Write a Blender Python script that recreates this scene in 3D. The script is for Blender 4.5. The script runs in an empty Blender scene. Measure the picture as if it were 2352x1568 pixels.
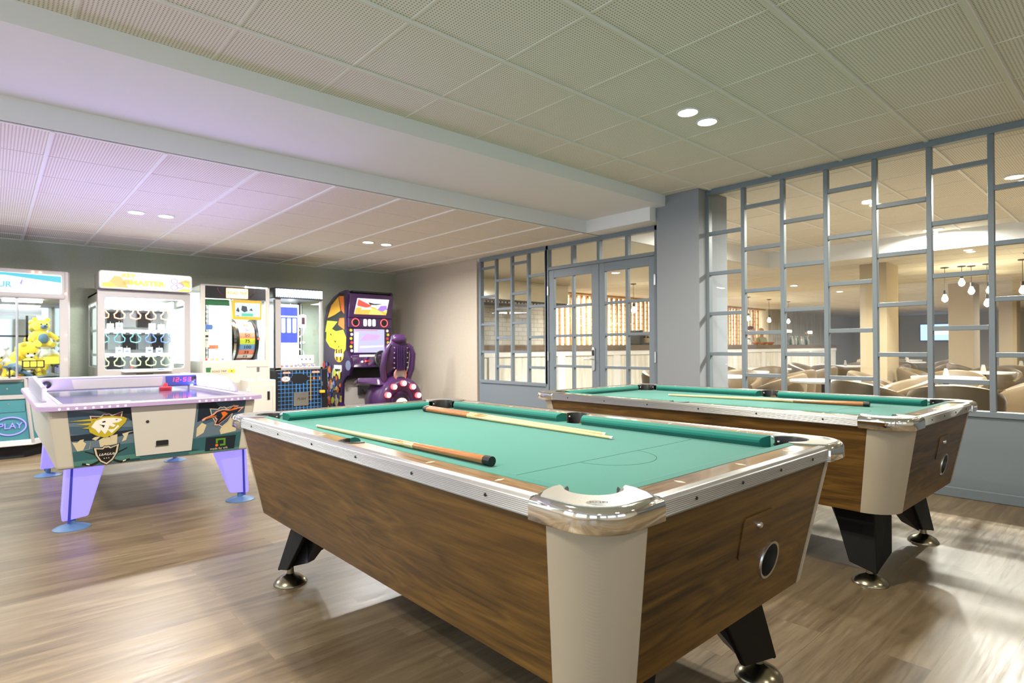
import bpy, bmesh, math, random
from math import sin, cos, pi, radians as R, sqrt, atan2
from mathutils import Vector, Matrix, noise
from mathutils.geometry import tessellate_polygon
S = bpy.context.scene
COL = S.collection
random.seed(7)

# ---------------------------------------------------------------- camera
cam = bpy.data.cameras.new('camera'); cam.sensor_width = 36.0; cam.sensor_fit = 'HORIZONTAL'
cam.lens = 1333.81/2352*36; cam.shift_y = 6.88/2352; cam.clip_end = 200; cam.clip_start = .05
cam.dof.use_dof = True; cam.dof.focus_distance = 2.3; cam.dof.aperture_fstop = 5.6
co = bpy.data.objects.new('camera', cam); COL.objects.link(co); S.camera = co
th = R(41.865); pt = R(.328); rl = R(-.319)
a3 = Vector((cos(th), sin(th), 0)); b3 = Vector((-sin(th), cos(th), 0))
def w_(v): return Vector((v.dot(a3), v.dot(b3), v.z))
f0 = Vector((0, cos(pt), sin(pt))); u0 = Vector((0, -sin(pt), cos(pt))); x0 = Vector((1, 0, 0))
rt = w_(cos(rl)*x0+sin(rl)*u0); up = w_(-sin(rl)*x0+cos(rl)*u0); fw = w_(f0)
M = Matrix((rt, up, -fw)).transposed().to_4x4(); M.translation = (0, 0, 1.131)
co.matrix_world = M

# ---------------------------------------------------------------- world, exposure
S.view_settings.view_transform = 'Standard'; S.view_settings.look = 'None'
S.view_settings.exposure = 0.70; S.view_settings.gamma = 1; S.view_settings.use_curve_mapping = False
W = bpy.data.worlds.new('world'); S.world = W; W.use_nodes = True
W.node_tree.nodes['Background'].inputs[0].default_value = (.70, .85, 1, 1)
W.node_tree.nodes['Background'].inputs[1].default_value = 1.6
cy = S.cycles
cy.use_denoising = True; cy.max_bounces = 8; cy.diffuse_bounces = 4; cy.glossy_bounces = 4; cy.transmission_bounces = 6; cy.transparent_max_bounces = 12
cy.sample_clamp_indirect = 4; cy.caustics_reflective = False; cy.caustics_refractive = False; cy.blur_glossy = .5

# ---------------------------------------------------------------- materials
MT = {}
def nd(nt, t, **k):
    n = nt.nodes.new(t)
    for a, v in k.items(): setattr(n, a, v)
    return n
def mat(name, col=(.8, .8, .8), rough=.5, metal=0, emit=None, es=1, spec=.5, trans=0, alpha=1, coat=0, sheen=0, aniso=0):
    m = bpy.data.materials.new(name); m.use_nodes = True; b = m.node_tree.nodes['Principled BSDF']; i = b.inputs
    i['Base Color'].default_value = (*col, 1); i['Roughness'].default_value = rough; i['Metallic'].default_value = metal
    i['Specular IOR Level'].default_value = spec; i['Transmission Weight'].default_value = trans; i['Alpha'].default_value = alpha
    i['Coat Weight'].default_value = coat; i['Coat Roughness'].default_value = .08; i['Sheen Weight'].default_value = sheen
    if emit: i['Emission Color'].default_value = (*emit, 1); i['Emission Strength'].default_value = es
    MT[name] = m; return m
def P(m): return m.node_tree.nodes['Principled BSDF']
def L(m, a, b): m.node_tree.links.new(a, b)
def coords(m, scale=(1, 1, 1), rot=(0, 0, 0), loc=(0, 0, 0), kind='Object'):
    nt = m.node_tree; tc = nd(nt, 'ShaderNodeTexCoord'); mp = nd(nt, 'ShaderNodeMapping')
    mp.inputs['Scale'].default_value = scale; mp.inputs['Rotation'].default_value = rot; mp.inputs['Location'].default_value = loc
    L(m, tc.outputs[kind], mp.inputs[0]); return mp.outputs[0]
def ramp(m, fac, stops, interp='LINEAR'):
    r = nd(m.node_tree, 'ShaderNodeValToRGB'); e = r.color_ramp.elements; r.color_ramp.interpolation = interp
    while len(e) < len(stops): e.new(.5)
    for k, (p, c) in enumerate(stops): e[k].position = p; e[k].color = (*c, 1)
    L(m, fac, r.inputs[0]); return r.outputs[0]
def noise_(m, vec, scale=5, detail=4, rough=.5, dist=0):
    n = nd(m.node_tree, 'ShaderNodeTexNoise'); n.inputs['Scale'].default_value = scale; n.inputs['Detail'].default_value = detail
    n.inputs['Roughness'].default_value = rough; n.inputs['Distortion'].default_value = dist; L(m, vec, n.inputs['Vector']); return n.outputs['Fac']
def bump(m, h, strength=.2, dist=.01):
    b = nd(m.node_tree, 'ShaderNodeBump'); b.inputs['Strength'].default_value = strength; b.inputs['Distance'].default_value = dist
    L(m, h, b.inputs['Height']); L(m, b.outputs[0], P(m).inputs['Normal'])
def mth(m, op, a, b=None):
    n = nd(m.node_tree, 'ShaderNodeMath', operation=op)
    for k, x in enumerate((a, b)):
        if x is None: continue
        if isinstance(x, (int, float)): n.inputs[k].default_value = x
        else: L(m, x, n.inputs[k])
    return n.outputs[0]
def mixc(m, f, a, b, mode='MIX'):
    n = nd(m.node_tree, 'ShaderNodeMix', data_type='RGBA', blend_type=mode)
    for k, x in ((0, f), (6, a), (7, b)):
        if isinstance(x, (int, float)): n.inputs[k].default_value = x
        elif isinstance(x, tuple): n.inputs[k].default_value = (*x, 1)
        else: L(m, x, n.inputs[k])
    return n.outputs[2]
def speckle(m, c1, c2, scale=300, lo=.4, hi=.6):
    o = ramp(m, noise_(m, coords(m), scale, 2), [(lo, c1), (hi, c2)]); L(m, o, P(m).inputs['Base Color'])

def woodmat(name, axis, c1, c2, c3, rough=.35, sc=1.0, coat=0, offs=0):
    """laminate timber; grain runs along axis 0/1/2"""
    m = mat(name, rough=rough, coat=coat)
    s = [7*sc]*3; s[axis] = .9*sc
    v = coords(m, s, loc=(offs, offs*2, offs))
    big = noise_(m, v, 1.0, 3, .5, 1.1)
    r1 = mth(m, 'FRACT', mth(m, 'MULTIPLY', big, 7.0))
    ring = mth(m, 'ABSOLUTE', mth(m, 'SUBTRACT', r1, .5))
    s2 = [60*sc]*3; s2[axis] = 2.2*sc
    fine = noise_(m, coords(m, s2), 1.0, 5, .7, .3)
    s3 = [3*sc]*3; s3[axis] = .7*sc
    tone = noise_(m, coords(m, s3, loc=(3, 1, 2)), 1.0, 2)
    f = mth(m, 'ADD', mth(m, 'MULTIPLY', ring, .34), mth(m, 'ADD', mth(m, 'MULTIPLY', fine, .75), mth(m, 'MULTIPLY', tone, .60)))
    c = ramp(m, f, [(.50, c1), (.74, c2), (1.0, c3)])
    L(m, c, P(m).inputs['Base Color']); bump(m, fine, .06, .002)
    return m
cab = ((.024, .0105, .0016), (.100, .049, .0075), (.190, .100, .019))
woodmat('walnut_x', 0, *cab, rough=.42); woodmat('walnut_y', 1, *cab, rough=.42)
top3 = ((.10, .058, .026), (.25, .155, .075), (.36, .245, .14))
woodmat('rail_x', 0, *top3, rough=.18, coat=.5); woodmat('rail_y', 1, *top3, rough=.18, coat=.5)
# vinyl plank floor, planks along x
def floormat():
    m = mat('plank_floor', rough=.38)
    v = coords(m)
    br = nd(m.node_tree, 'ShaderNodeTexBrick'); L(m, v, br.inputs['Vector'])
    br.offset = .37; br.offset_frequency = 2; br.squash = 1
    for k, x in (('Scale', 1), ('Mortar Size', .0016), ('Mortar Smooth', .3), ('Brick Width', 1.22), ('Row Height', .18), ('Bias', 0)): br.inputs[k].default_value = x
    br.inputs['Color1'].default_value = (.0, .0, .0, 1); br.inputs['Color2'].default_value = (1, 1, 1, 1); br.inputs['Mortar'].default_value = (.5, .5, .5, 1)
    # offset the grain in each plank
    add = nd(m.node_tree, 'ShaderNodeVectorMath', operation='MULTIPLY_ADD'); L(m, br.outputs['Color'], add.inputs[0]); add.inputs[1].default_value = (7, 3, 5); L(m, v, add.inputs[2])
    mp = nd(m.node_tree, 'ShaderNodeMapping'); mp.inputs['Scale'].default_value = (1.1, 9, 1); L(m, add.outputs[0], mp.inputs[0])
    big = noise_(m, mp.outputs[0], 1, 4, .6, 1.2)
    mp2 = nd(m.node_tree, 'ShaderNodeMapping'); mp2.inputs['Scale'].default_value = (4, 60, 1); L(m, add.outputs[0], mp2.inputs[0])
    fine = noise_(m, mp2.outputs[0], 1, 5, .7, .4)
    bw = nd(m.node_tree, 'ShaderNodeRGBToBW'); L(m, br.outputs['Color'], bw.inputs[0])
    f = mth(m, 'ADD', mth(m, 'ADD', mth(m, 'MULTIPLY', big, .62), mth(m, 'MULTIPLY', fine, .33)), mth(m, 'MULTIPLY', bw.outputs[0], .12))
    c = ramp(m, f, [(.33, (.090, .061, .032)), (.52, (.175, .127, .072)), (.75, (.285, .222, .136))])
    c2 = mixc(m, mth(m, 'MULTIPLY', br.outputs['Fac'], .35), c, (.10, .07, .05))
    L(m, c2, P(m).inputs['Base Color'])
    L(m, ramp(m, fine, [(.3, (.30,)*3), (.7, (.46,)*3)]), P(m).inputs['Roughness'])
    bump(m, fine, .08, .002)
floormat()
mat('wall_paint', (.66, .63, .56), .8); mat('green_wall', (.33, .335, .27), .8)
mat('white_paint', (.84, .85, .86), .7); mat('cream_paint', (.82, .79, .70), .8); mat('tan_paint', (.46, .37, .24), .8)
mat('slate_paint', (.185, .225, .26), .42); mat('column_paint', (.26, .28, .31), .75)
def woven(name, a, b, sc=700, rough=.6, spec=.3):
    m = mat(name, rough=rough, spec=spec)
    L(m, ramp(m, noise_(m, coords(m), sc, 2), [(.35, a), (.65, b)]), P(m).inputs['Base Color']); return m
woven('wall_tan', (.52, .46, .37), (.57, .505, .41), 90, .85)
woven('green_wall', (.40, .415, .335), (.44, .455, .37), 90, .85)
def tilemat():
    m = mat('perforated_tile', rough=.85, spec=.2)
    p = .0167
    sep = nd(m.node_tree, 'ShaderNodeSeparateXYZ'); L(m, coords(m), sep.inputs[0])
    ax = mth(m, 'SUBTRACT', mth(m, 'FRACT', mth(m, 'MULTIPLY', sep.outputs[0], 1/p)), .5)
    ay = mth(m, 'SUBTRACT', mth(m, 'FRACT', mth(m, 'MULTIPLY', sep.outputs[1], 1/p)), .5)
    d = mth(m, 'SQRT', mth(m, 'ADD', mth(m, 'MULTIPLY', ax, ax), mth(m, 'MULTIPLY', ay, ay)))
    L(m, ramp(m, d, [(.22, (.40, .365, .30)), (.29, (.86, .815, .73))]), P(m).inputs['Base Color'])
tilemat()
mat('grid_white', (.85, .84, .80), .6)
def cloth():
    m = mat('green_cloth', rough=.95, spec=.15, sheen=.25)
    v = coords(m)
    n = noise_(m, v, 900, 2); k = noise_(m, v, 45, 3, .6)
    c = ramp(m, n, [(.3, (.007, .135, .112)), (.7, (.014, .175, .145))])
    c2 = mixc(m, ramp(m, k, [(.70, (0, 0, 0)), (.78, (1, 1, 1))]), c, (.006, .12, .09))
    L(m, c2, P(m).inputs['Base Color'])
cloth()
mat('chrome', (.82, .82, .80), .06, 1); mat('steel', (.62, .62, .60), .28, 1)
m = mat('cast_chrome', (.55, .545, .53), .36, 1); bump(m, noise_(m, coords(m), 420, 2, .6), .55, .0012)
m = mat('brass_foot', (.30, .27, .19), .24, 1); bump(m, noise_(m, coords(m), 60, 4), .15, .001)
mat('aluminium', (.50, .51, .52), .34, 1); mat('dark_metal', (.08, .08, .09), .4, .8)
mat('black_plastic', (.012, .012, .012), .38); mat('leg_black', (.005, .005, .004), .6, spec=.2); mat('black_matt', (.006, .006, .006), .8); mat('leather_brown', (.045, .028, .018), .5)
m = mat('ribbed_white', (.46, .405, .31), .45)
sp = nd(m.node_tree, 'ShaderNodeSeparateXYZ'); L(m, coords(m), sp.inputs[0])
sn = mth(m, 'SINE', mth(m, 'MULTIPLY', mth(m, 'ADD', sp.outputs[0], sp.outputs[1]), 2100)); bump(m, sn, .10, .0005)
mat('inlay', (.75, .68, .52), .3); mat('black_line', (.01, .08, .06), .9)
mat('maple', (.74, .55, .28), .22, coat=.4); woodmat('cue_brown', 1, (.25, .085, .022), (.38, .14, .04), (.46, .19, .06), rough=.25, sc=3, coat=.5)
mat('white', (.8, .8, .8), .4); mat('bright_plastic', (.56, .535, .49), .35); mat('cream_plastic', (.50, .46, .385), .42)
mat('glass', (1, 1, 1), .0, spec=.5)
g = MT['glass']; nt = g.node_tree; nt.nodes.remove(P(g))
tr = nd(nt, 'ShaderNodeBsdfTransparent'); tr.inputs[0].default_value = (.96, .98, .97, 1); gl = nd(nt, 'ShaderNodeBsdfGlossy'); gl.inputs['Roughness'].default_value = .01
fr = nd(nt, 'ShaderNodeFresnel'); fr.inputs['IOR'].default_value = 1.45; mx = nd(nt, 'ShaderNodeMixShader')
gg = nd(nt, 'ShaderNodeNewGeometry'); mm = nd(nt, 'ShaderNodeMath', operation='SUBTRACT'); mm.inputs[0].default_value = 1; nt.links.new(gg.outputs['Backfacing'], mm.inputs[1]); m2 = nd(nt, 'ShaderNodeMath', operation='MULTIPLY'); nt.links.new(mm.outputs[0], m2.inputs[0]); nt.links.new(fr.outputs[0], m2.inputs[1]); nt.links.new(m2.outputs[0], mx.inputs[0]); nt.links.new(tr.outputs[0], mx.inputs[1]); nt.links.new(gl.outputs[0], mx.inputs[2]); nt.links.new(mx.outputs[0], nt.nodes['Material Output'].inputs[0])
def glow(name, c, s): return mat(name, (.02, .02, .02), .5, emit=c, es=s)
glow('lamp_glow', (1, .93, .80), 30); glow('bulb_glow', (1, .80, .50), 60)

# ---------------------------------------------------------------- mesh helpers
class MB:
    def __init__(s): s.v = []; s.f = []; s.T = None
    def add(s, vs, fs):
        o = len(s.v)
        for p in vs:
            p = Vector(p); s.v.append(s.T @ p if s.T is not None else p)
        s.f += [tuple(o+i for i in f) for f in fs]; return s
    def hexa(s, p): return s.add(p, [(3, 2, 1, 0), (4, 5, 6, 7), (0, 1, 5, 4), (1, 2, 6, 5), (2, 3, 7, 6), (3, 0, 4, 7)])
    def box(s, x0, x1, y0, y1, z0, z1):
        return s.hexa([(x0, y0, z0), (x1, y0, z0), (x1, y1, z0), (x0, y1, z0), (x0, y0, z1), (x1, y0, z1), (x1, y1, z1), (x0, y1, z1)])
    def prism(s, poly, h0, h1, ax='z', holes=()):
        fn = {'z': lambda a, b, h: (a, b, h), 'y': lambda a, b, h: (a, h, b), 'x': lambda a, b, h: (h, a, b)}[ax]
        loops = [poly]+list(holes); flat = [q for l in loops for q in l]; n = len(flat)
        tris = tessellate_polygon([[Vector((q[0], q[1], 0)) for q in l] for l in loops])
        vs = [fn(a, b, h0) for a, b in flat]+[fn(a, b, h1) for a, b in flat]
        if len(loops) == 1: fs = [tuple(range(n))[::-1], tuple(range(n, 2*n))] if convex(poly) else [t[::-1] for t in tris]+[tuple(i+n for i in t) for t in tris]
        else: fs = [tuple(t)[::-1] for t in tris]+[tuple(i+n for i in t) for t in tris]
        o = 0
        for l in loops:
            k = len(l)
            fs += [(o+i, o+(i+1) % k, n+o+(i+1) % k, n+o+i) for i in range(k)]; o += k
        return s.add(vs, fs)
    def ring(s, loops, closed=True, caps=True):
        n = len(loops[0]); vs = [p for l in loops for p in l]; fs = []
        for k in range(len(loops)-1):
            for i in range(n if closed else n-1):
                j = (i+1) % n; fs.append((k*n+i, k*n+j, (k+1)*n+j, (k+1)*n+i))
        if caps and closed: fs += [tuple(range(n))[::-1], tuple((len(loops)-1)*n+i for i in range(n))]
        return s.add(vs, fs)
    def lathe(s, prof, c=(0, 0, 0), n=24, ax='z', sx=1, sy=1):
        fn = {'z': lambda x, y, z: (x, y, z), 'y': lambda x, y, z: (x, z, y), 'x': lambda x, y, z: (z, x, y)}[ax]
        ls = []
        for r, z in prof:
            l = []
            for i in range(n):
                t = 2*pi*i/n; q = fn(r*cos(t)*sx, r*sin(t)*sy, z); l.append((q[0]+c[0], q[1]+c[1], q[2]+c[2]))
            ls.append(l)
        return s.ring(ls)
    def cyl(s, p0, p1, r0, r1=None, n=14):
        return s.tube([p0, p1], [r0, r0 if r1 is None else r1], n)
    def tube(s, pts, r, n=10, closed=False):
        pts = [Vector(p) for p in pts]; N = len(pts); rr = r if isinstance(r, (list, tuple)) else [r]*N
        ls = []; prev = None
        for i, p in enumerate(pts):
            if closed: d = pts[(i+1) % N]-pts[i-1]
            else: d = pts[min(i+1, N-1)]-pts[max(i-1, 0)]
            d.normalize()
            if prev is None:
                q = Vector((0, 0, 1)) if abs(d.z) < .9 else Vector((1, 0, 0)); u = d.cross(q).normalized()
            else: u = (prev-d*prev.dot(d)).normalized()
            prev = u; w = d.cross(u)
            ls.append([p+(u*cos(2*pi*k/n)+w*sin(2*pi*k/n))*rr[i] for k in range(n)])
        if closed: ls.append(ls[0]); return s.ring(ls, caps=False)
        return s.ring(ls)
    def sph(s, c, r, n=16, m=10, sc=(1, 1, 1)):
        ls = []
        for j in range(1, m):
            t = pi*j/m; ls.append([(c[0]+r*sc[0]*sin(t)*cos(2*pi*k/n), c[1]+r*sc[1]*sin(t)*sin(2*pi*k/n), c[2]-r*sc[2]*cos(t)) for k in range(n)])
        return s.ring(ls)
    def build(s, name, m, parent=None, bevel=0, smooth=False, sub=0, seg=2, auto=None):
        me = bpy.data.meshes.new(name); me.from_pydata([tuple(p) for p in s.v], [], s.f); me.validate()
        bm = bmesh.new(); bm.from_mesh(me); bmesh.ops.recalc_face_normals(bm, faces=bm.faces); bm.to_mesh(me); bm.free()
        o = bpy.data.objects.new(name, me); COL.objects.link(o); me.materials.append(MT[m] if isinstance(m, str) else m)
        if smooth or auto:
            for p in me.polygons: p.use_smooth = True
            me.set_sharp_from_angle(angle=R(auto or 40))
        if bevel:
            b = o.modifiers.new('b', 'BEVEL'); b.width = bevel; b.segments = seg; b.limit_method = 'ANGLE'; b.angle_limit = R(35)
        if sub:
            b = o.modifiers.new('s', 'SUBSURF'); b.levels = sub; b.render_levels = sub
        if parent: o.parent = parent
        return o
def convex(p):
    sg = 0; n = len(p)
    for i in range(n):
        a, b, c = p[i], p[(i+1) % n], p[(i+2) % n]; x = (b[0]-a[0])*(c[1]-b[1])-(b[1]-a[1])*(c[0]-b[0])
        if abs(x) > 1e-12:
            if sg and x*sg < 0: return False
            sg = x
    return True
def rrect(x0, x1, y0, y1, r, n=5):
    o = []
    for cx, cyy, a in ((x1-r, y0+r, -90), (x1-r, y1-r, 0), (x0+r, y1-r, 90), (x0+r, y0+r, 180)):
        o += [(cx+r*cos(R(a+90*k/n)), cyy+r*sin(R(a+90*k/n))) for k in range(n+1)]
    return o
def circ(cx, cyy, r, n=24, ry=None, a0=0, a1=360):
    full = abs(a1-a0) >= 360; k = n if full else n+1
    return [(cx+r*cos(R(a0+(a1-a0)*i/n)), cyy+(ry or r)*sin(R(a0+(a1-a0)*i/n))) for i in range(k)]
def tag(o, label=None, cat=None, group=None, kind=None):
    if label: o['label'] = label
    if cat: o['category'] = cat
    if group: o['group'] = group
    if kind: o['kind'] = kind
    return o
def thing(name, label, cat, loc=(0, 0, 0), rz=0, group=None):
    o = bpy.data.objects.new(name, None); COL.objects.link(o); o.location = loc; o.rotation_euler.z = rz; o.empty_display_size = .1
    return tag(o, label, cat, group)
def struct(o): o['kind'] = 'structure'; return o
def sempty(name, loc=(0, 0, 0)):
    o = bpy.data.objects.new(name, None); COL.objects.link(o); o.location = loc; return struct(o)
def dup(o, parent=None):
    c = o.copy(); COL.objects.link(c)
    if parent: c.parent = parent
    for ch in KIDS.get(o.name) or [k for k in bpy.data.objects if k.parent == o]: dup(ch, c)
    return c
KIDS = {}
def text(body, size, m, parent, Mx, name='lettering', ext=.002, align='CENTER', shear=0, sx=1, bold=0):
    cu = bpy.data.curves.new('t', 'FONT'); cu.body = body; cu.size = size; cu.align_x = align; cu.align_y = 'CENTER'; cu.extrude = ext; cu.shear = shear
    cu.resolution_u = 3; cu.offset = bold
    t = bpy.data.objects.new('t', cu); COL.objects.link(t); bpy.context.view_layer.update()
    me = bpy.data.meshes.new_from_object(t.evaluated_get(bpy.context.evaluated_depsgraph_get()))
    bpy.data.objects.remove(t); me.name = name
    me.transform(Mx @ Matrix.Diagonal((sx, 1, 1, 1))); me.materials.clear(); me.materials.append(MT[m])
    o = bpy.data.objects.new(name, me); COL.objects.link(o); o.parent = parent; return o
def frontM(x, y, z): return Matrix.Translation((x, y, z)) @ Matrix.Rotation(pi/2, 4, 'X')   # readable from -y

# ---------------------------------------------------------------- the setting
CR, CL, SO = 2.699, 2.448, 2.590
XP = 5.35; YB = 9.03; X0 = -3.2; Y0 = -3.4; XE = 31.0; YE = 9.9
struct(MB().box(X0, XE, -6.2, YE+.2, -.1, 0).build('floor', 'plank_floor'))
struct(MB().box(X0, 9.736, -6.2, 3.41, CR, CR+.1).build('ceiling', 'perforated_tile'))
struct(MB().box(X0, XP, 4.408, YB+.1, CL, CL+.1).build('ceiling', 'perforated_tile'))
# dropped soffit between the two ceilings, with the deeper end near the glazed doors
struct(MB().box(X0, XP-.02, 3.41, 4.408, SO, SO+.3).build('ceiling', 'white_paint'))
struct(MB().box(X0, XP, 4.400, 4.416, CL, SO+.02).build('trim_1', 'white_paint'))
struct(MB().box(5.10, XP+.3, 3.53, 4.408, CL, SO).build('trim_2', 'white_paint'))
struct(MB().box(5.37, 9.75, 3.41, 4.38, CR, CR+.1).build('ceiling', 'perforated_tile'))
def grid(name, x0, x1, y0, y1, gx, gy, z, wx=.024, wy=.008):
    b = MB(); k = math.ceil((y0-gy)/.6)
    while gy+k*.6 < y1: b.box(x0, x1, gy+k*.6-wx/2, gy+k*.6+wx/2, z-(.010 if wx > wy else .004), z+.002); k += 1
    k = math.ceil((x0-gx)/.6)
    while gx+k*.6 < x1: b.box(gx+k*.6-wy/2, gx+k*.6+wy/2, y0, y1, z-(.010 if wy > wx else .004), z+.003); k += 1
    return struct(b.build(name, 'grid_white'))
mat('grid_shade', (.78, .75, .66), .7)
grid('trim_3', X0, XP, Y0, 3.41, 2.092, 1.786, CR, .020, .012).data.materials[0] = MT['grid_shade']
g_ = MB()
for k in range(-8, 3): g_.box(X0, XP, 1.786+.6*k-.016, 1.786+.6*k-.011, CR-.011, CR)
struct(g_.build('trim_10', 'grid_white'))
grid('trim_4', X0, XP, 4.42, YB, 2.072, 5.014, CL, .006, .022)
struct(MB().box(X0, XP, 4.418, 4.440, CL-.006, CL+.002).box(X0, XP, YB-.02, YB, CL-.006, CL+.002).build('trim_5', 'grid_white'))
# walls
struct(MB().box(X0, XP+.1, YB, YB+.12, 0, CL+.1).build('wall_back', 'green_wall'))
struct(MB().box(XP-.02, XP+.1, 6.72, YB, 0, CL+.1).build('wall_right', 'wall_tan'))
b = MB()      # unseen walls behind the viewer; openings invented to let world light in as fill
b.box(X0-.1, X0, Y0, YB, 0, .5).box(X0-.1, X0, Y0, YB, 2.4, 2.8)
for y in (Y0, -1.2, 1.2, 3.6, 6.0, 8.2): b.box(X0-.1, X0, y, y+.6, .5, 2.4)
struct(b.build('wall_left', 'wall_paint'))
b = MB(); b.box(X0-.1, XP, Y0-.1, Y0, 0, 1.0).box(X0-.1, XP, Y0-.1, Y0, 2.5, 2.8).box(2.2, XP, Y0-.1, Y0, 1.0, 2.5)
for x in (X0, -1.4, .4): b.box(x, x+.4, Y0-.1, Y0, 1.0, 2.5)  # invented gaps between these piers admit bluish fill for the soffit faces
struct(b.build('wall_rear', 'wall_paint'))
struct(MB().box(5.20, 5.76, 3.03, 3.52, 0, CR).build('wall_column', 'column_paint', bevel=.004))

# glazed partition --------------------------------------------------------
def screen(name, ys, rails, ztop, zsill, fx0=XP, fx1=XP+.05, wm=.036, wr=.035, endw=.05):
    w = sempty(name, (XP, ys[-1], 0)); oy = ys[-1]
    def B(nm, y0, y1, z0, z1, x0=0.0, x1=.05, m='slate_paint', bv=.003):
        return MB().box(x0, x1, y0-oy, y1-oy, z0, z1).build(nm, m, w, bevel=bv)
    B('frame', ys[-1], ys[0], ztop-.05, ztop, -.012, .062)
    B('frame', ys[-1], ys[0], zsill-.03, zsill+.012, -.014, .064)
    for y in (ys[0], ys[-1]): B('frame', y-endw/2, y+endw/2, zsill, ztop-.05, -.008, .058)
    for y in ys[1:-1]: B('mullion', y-wm/2, y+wm/2, zsill+.012, ztop-.05)
    for k in range(len(ys)-1):
        hi, lo = ys[k]-wm/2, ys[k+1]+wm/2
        for z in rails[k]: B('rail', lo, hi, z-wr/2, z+wr/2, .003, .047)
        B('pane', lo, hi, zsill+.012, ztop-.05, .022, .028, 'glass', 0)
    return w
A = [2.26, 1.86, 1.46, 1.06]; Bz = [2.46, 2.06, 1.66, 1.26, .86]
ys = [3.027-.3705*k for k in range(18)]
screen('window_1', ys, [A if k % 2 == 0 else Bz for k in range(17)], CR, .64)
screen('window_2', [6.67, 6.317, 5.982, 5.65, 5.30], [[2.29, 1.875, 1.473, 1.075], [2.087, 1.68, 1.272, .868]]*2, CL-.002, .655, wm=.034)
def lower(name, y0, y1):
    p = struct(MB().box(XP+.005, XP+.045, y0, y1, 0, .62).build(name, 'slate_paint'))
    struct(MB().box(XP-.008, XP+.058, y0, y1, 0, .075).build('baseboard_right', 'slate_paint', bevel=.006))
lower('wall_partition', ys[-1], 3.03); lower('wall_partition', 5.27, 6.70)
# door frame with a transom light
df = sempty('window_3', (XP, 3.60, 0)); oy = 3.60
def fb(nm, y0, y1, z0, z1, x0=-.008, x1=.058, m='slate_paint', bv=.003, par=None, base=None):
    return MB().box(x0, x1, y0-(base or oy), y1-(base or oy), z0, z1).build(nm, m, par or df, bevel=bv)
fb('frame', 5.255, 5.31, 0, CL-.002); fb('frame', 3.52, 3.645, 0, CL-.002); fb('frame', 3.52, 5.30, CL-.055, CL-.002); fb('rail', 3.645, 5.255, 2.125, 2.165)
for y in (4.843, 4.43, 4.017): fb('mullion', y-.02, y+.02, 2.165, CL-.055)
fb('pane', 3.645, 5.255, 2.165, CL-.055, .022, .028, 'glass', 0)
for i, (ya, yb_, cols) in enumerate([(4.428, 5.252, (4.54, 4.845, 5.165)), (3.648, 4.422, (3.725, 4.023, 4.34))]):
    d = sempty('door_%d' % (i+1), (XP, ya, 0)); k = dict(par=d, base=ya, x0=.002, x1=.046)
    fb('stile', ya, cols[0], .01, 2.12, **k); fb('stile', cols[2], yb_, .01, 2.12, **k)
    fb('top_rail', cols[0], cols[2], 2.02, 2.12, **k); fb('bottom_rail', cols[0], cols[2], .01, .24, **k)
    fb('mullion', cols[1]-.017, cols[1]+.017, .24, 2.02, **k)
    for z in (1.648, 1.278, .897, .52):
        fb('glazing_bar', cols[0], cols[1]-.017, z-.016, z+.016, **k); fb('glazing_bar', cols[1]+.017, cols[2], z-.016, z+.016, **k)
    fb('pane', cols[0], cols[2], .24, 2.02, .022, .028, 'glass', 0, d, ya)
    hy = 5.262 if i == 0 else 3.640
    for z in (1.86, 1.02, .2): fb('hinge', hy-.012, hy+.012, z-.06, z+.06, -.016, -.002, 'steel', .003, d, ya)
    if i == 0:
        h = MB().prism(rrect(4.487-ya, 4.533-ya, .85, 1.132, .022), -.012, .001, 'x').build('handle_plate', 'steel', d, bevel=.003)
        MB().prism(rrect(4.494-ya, 4.526-ya, 1.03, 1.10, .014), -.017, -.011, 'x').build('key_reader', 'black_plastic', h, bevel=.002)
        MB().tube([(-.01, 4.512-ya, .992), (-.05, 4.512-ya, .992), (-.055, 4.53-ya, .992), (-.055, 4.63-ya, .99)], .0085, 8).build('lever', 'steel', h, auto=40)
# ---------------------------------------------------------------- downlights
def lamp(name, loc, watts, r=.06, col=(1, .90, .74), par=None, spread=170):
    l = bpy.data.lights.new(name, 'AREA'); l.shape = 'DISK'; l.size = 2*r; l.energy = watts; l.color = col; l.spread = R(spread)
    o = bpy.data.objects.new(name, l); COL.objects.link(o); o.location = loc
    if par: o.parent = par
    return o
def downlight(x, y, z, watts, label, group, r=.062, col=(1, .90, .74)):
    t = thing('downlight', label, 'light', (x, y, z), 0, group)
    MB().lathe([(r+.016, -.001), (r+.016, -.006), (r+.002, -.010), (r-.004, -.004), (r-.004, -.001)], n=28).build('trim_ring', 'white', t, smooth=True)
    MB().lathe([(r-.005, -.0015), (r-.005, -.0045)], n=24).build('diffuser', 'lamp_glow', t)
    lamp('lamp', (0, 0, -.012), watts, r*.9, col, t)
    return t
WR = 27
for i, x in enumerate((-1.42, 1.02, 3.46)):
    for y in (2.09, -1.6):
        for dx in (0, .247):
            if y == 2.09 and x == 3.46: lb = 'bright recessed light over the pool tables, %s' % ('farther from the glazed screen' if dx == 0 else 'nearer the glazed screen')
            else: lb = 'round recessed light in the perforated ceiling outside the picture'
            downlight(x+dx, y, CR, WR*(1 if y > 0 else .16), lb, 'recessed lights in the perforated ceiling')
for i, x in enumerate((-1.41, 1.03, 3.466)):
    for dx in (0, .25):
        lb = {1: 'recessed light above the key prize machine, %s of its pair', 2: 'recessed light above the driving game, %s of its pair'}.get(i, 'recessed light above the arcade corner outside the picture')
        if '%s' in lb: lb = lb % ('left one' if dx == 0 else 'right one')
        downlight(x+dx, 6.52, CL, WR*1.2, lb, 'recessed lights over the arcade machines', col=(1, .97, .94))

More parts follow.
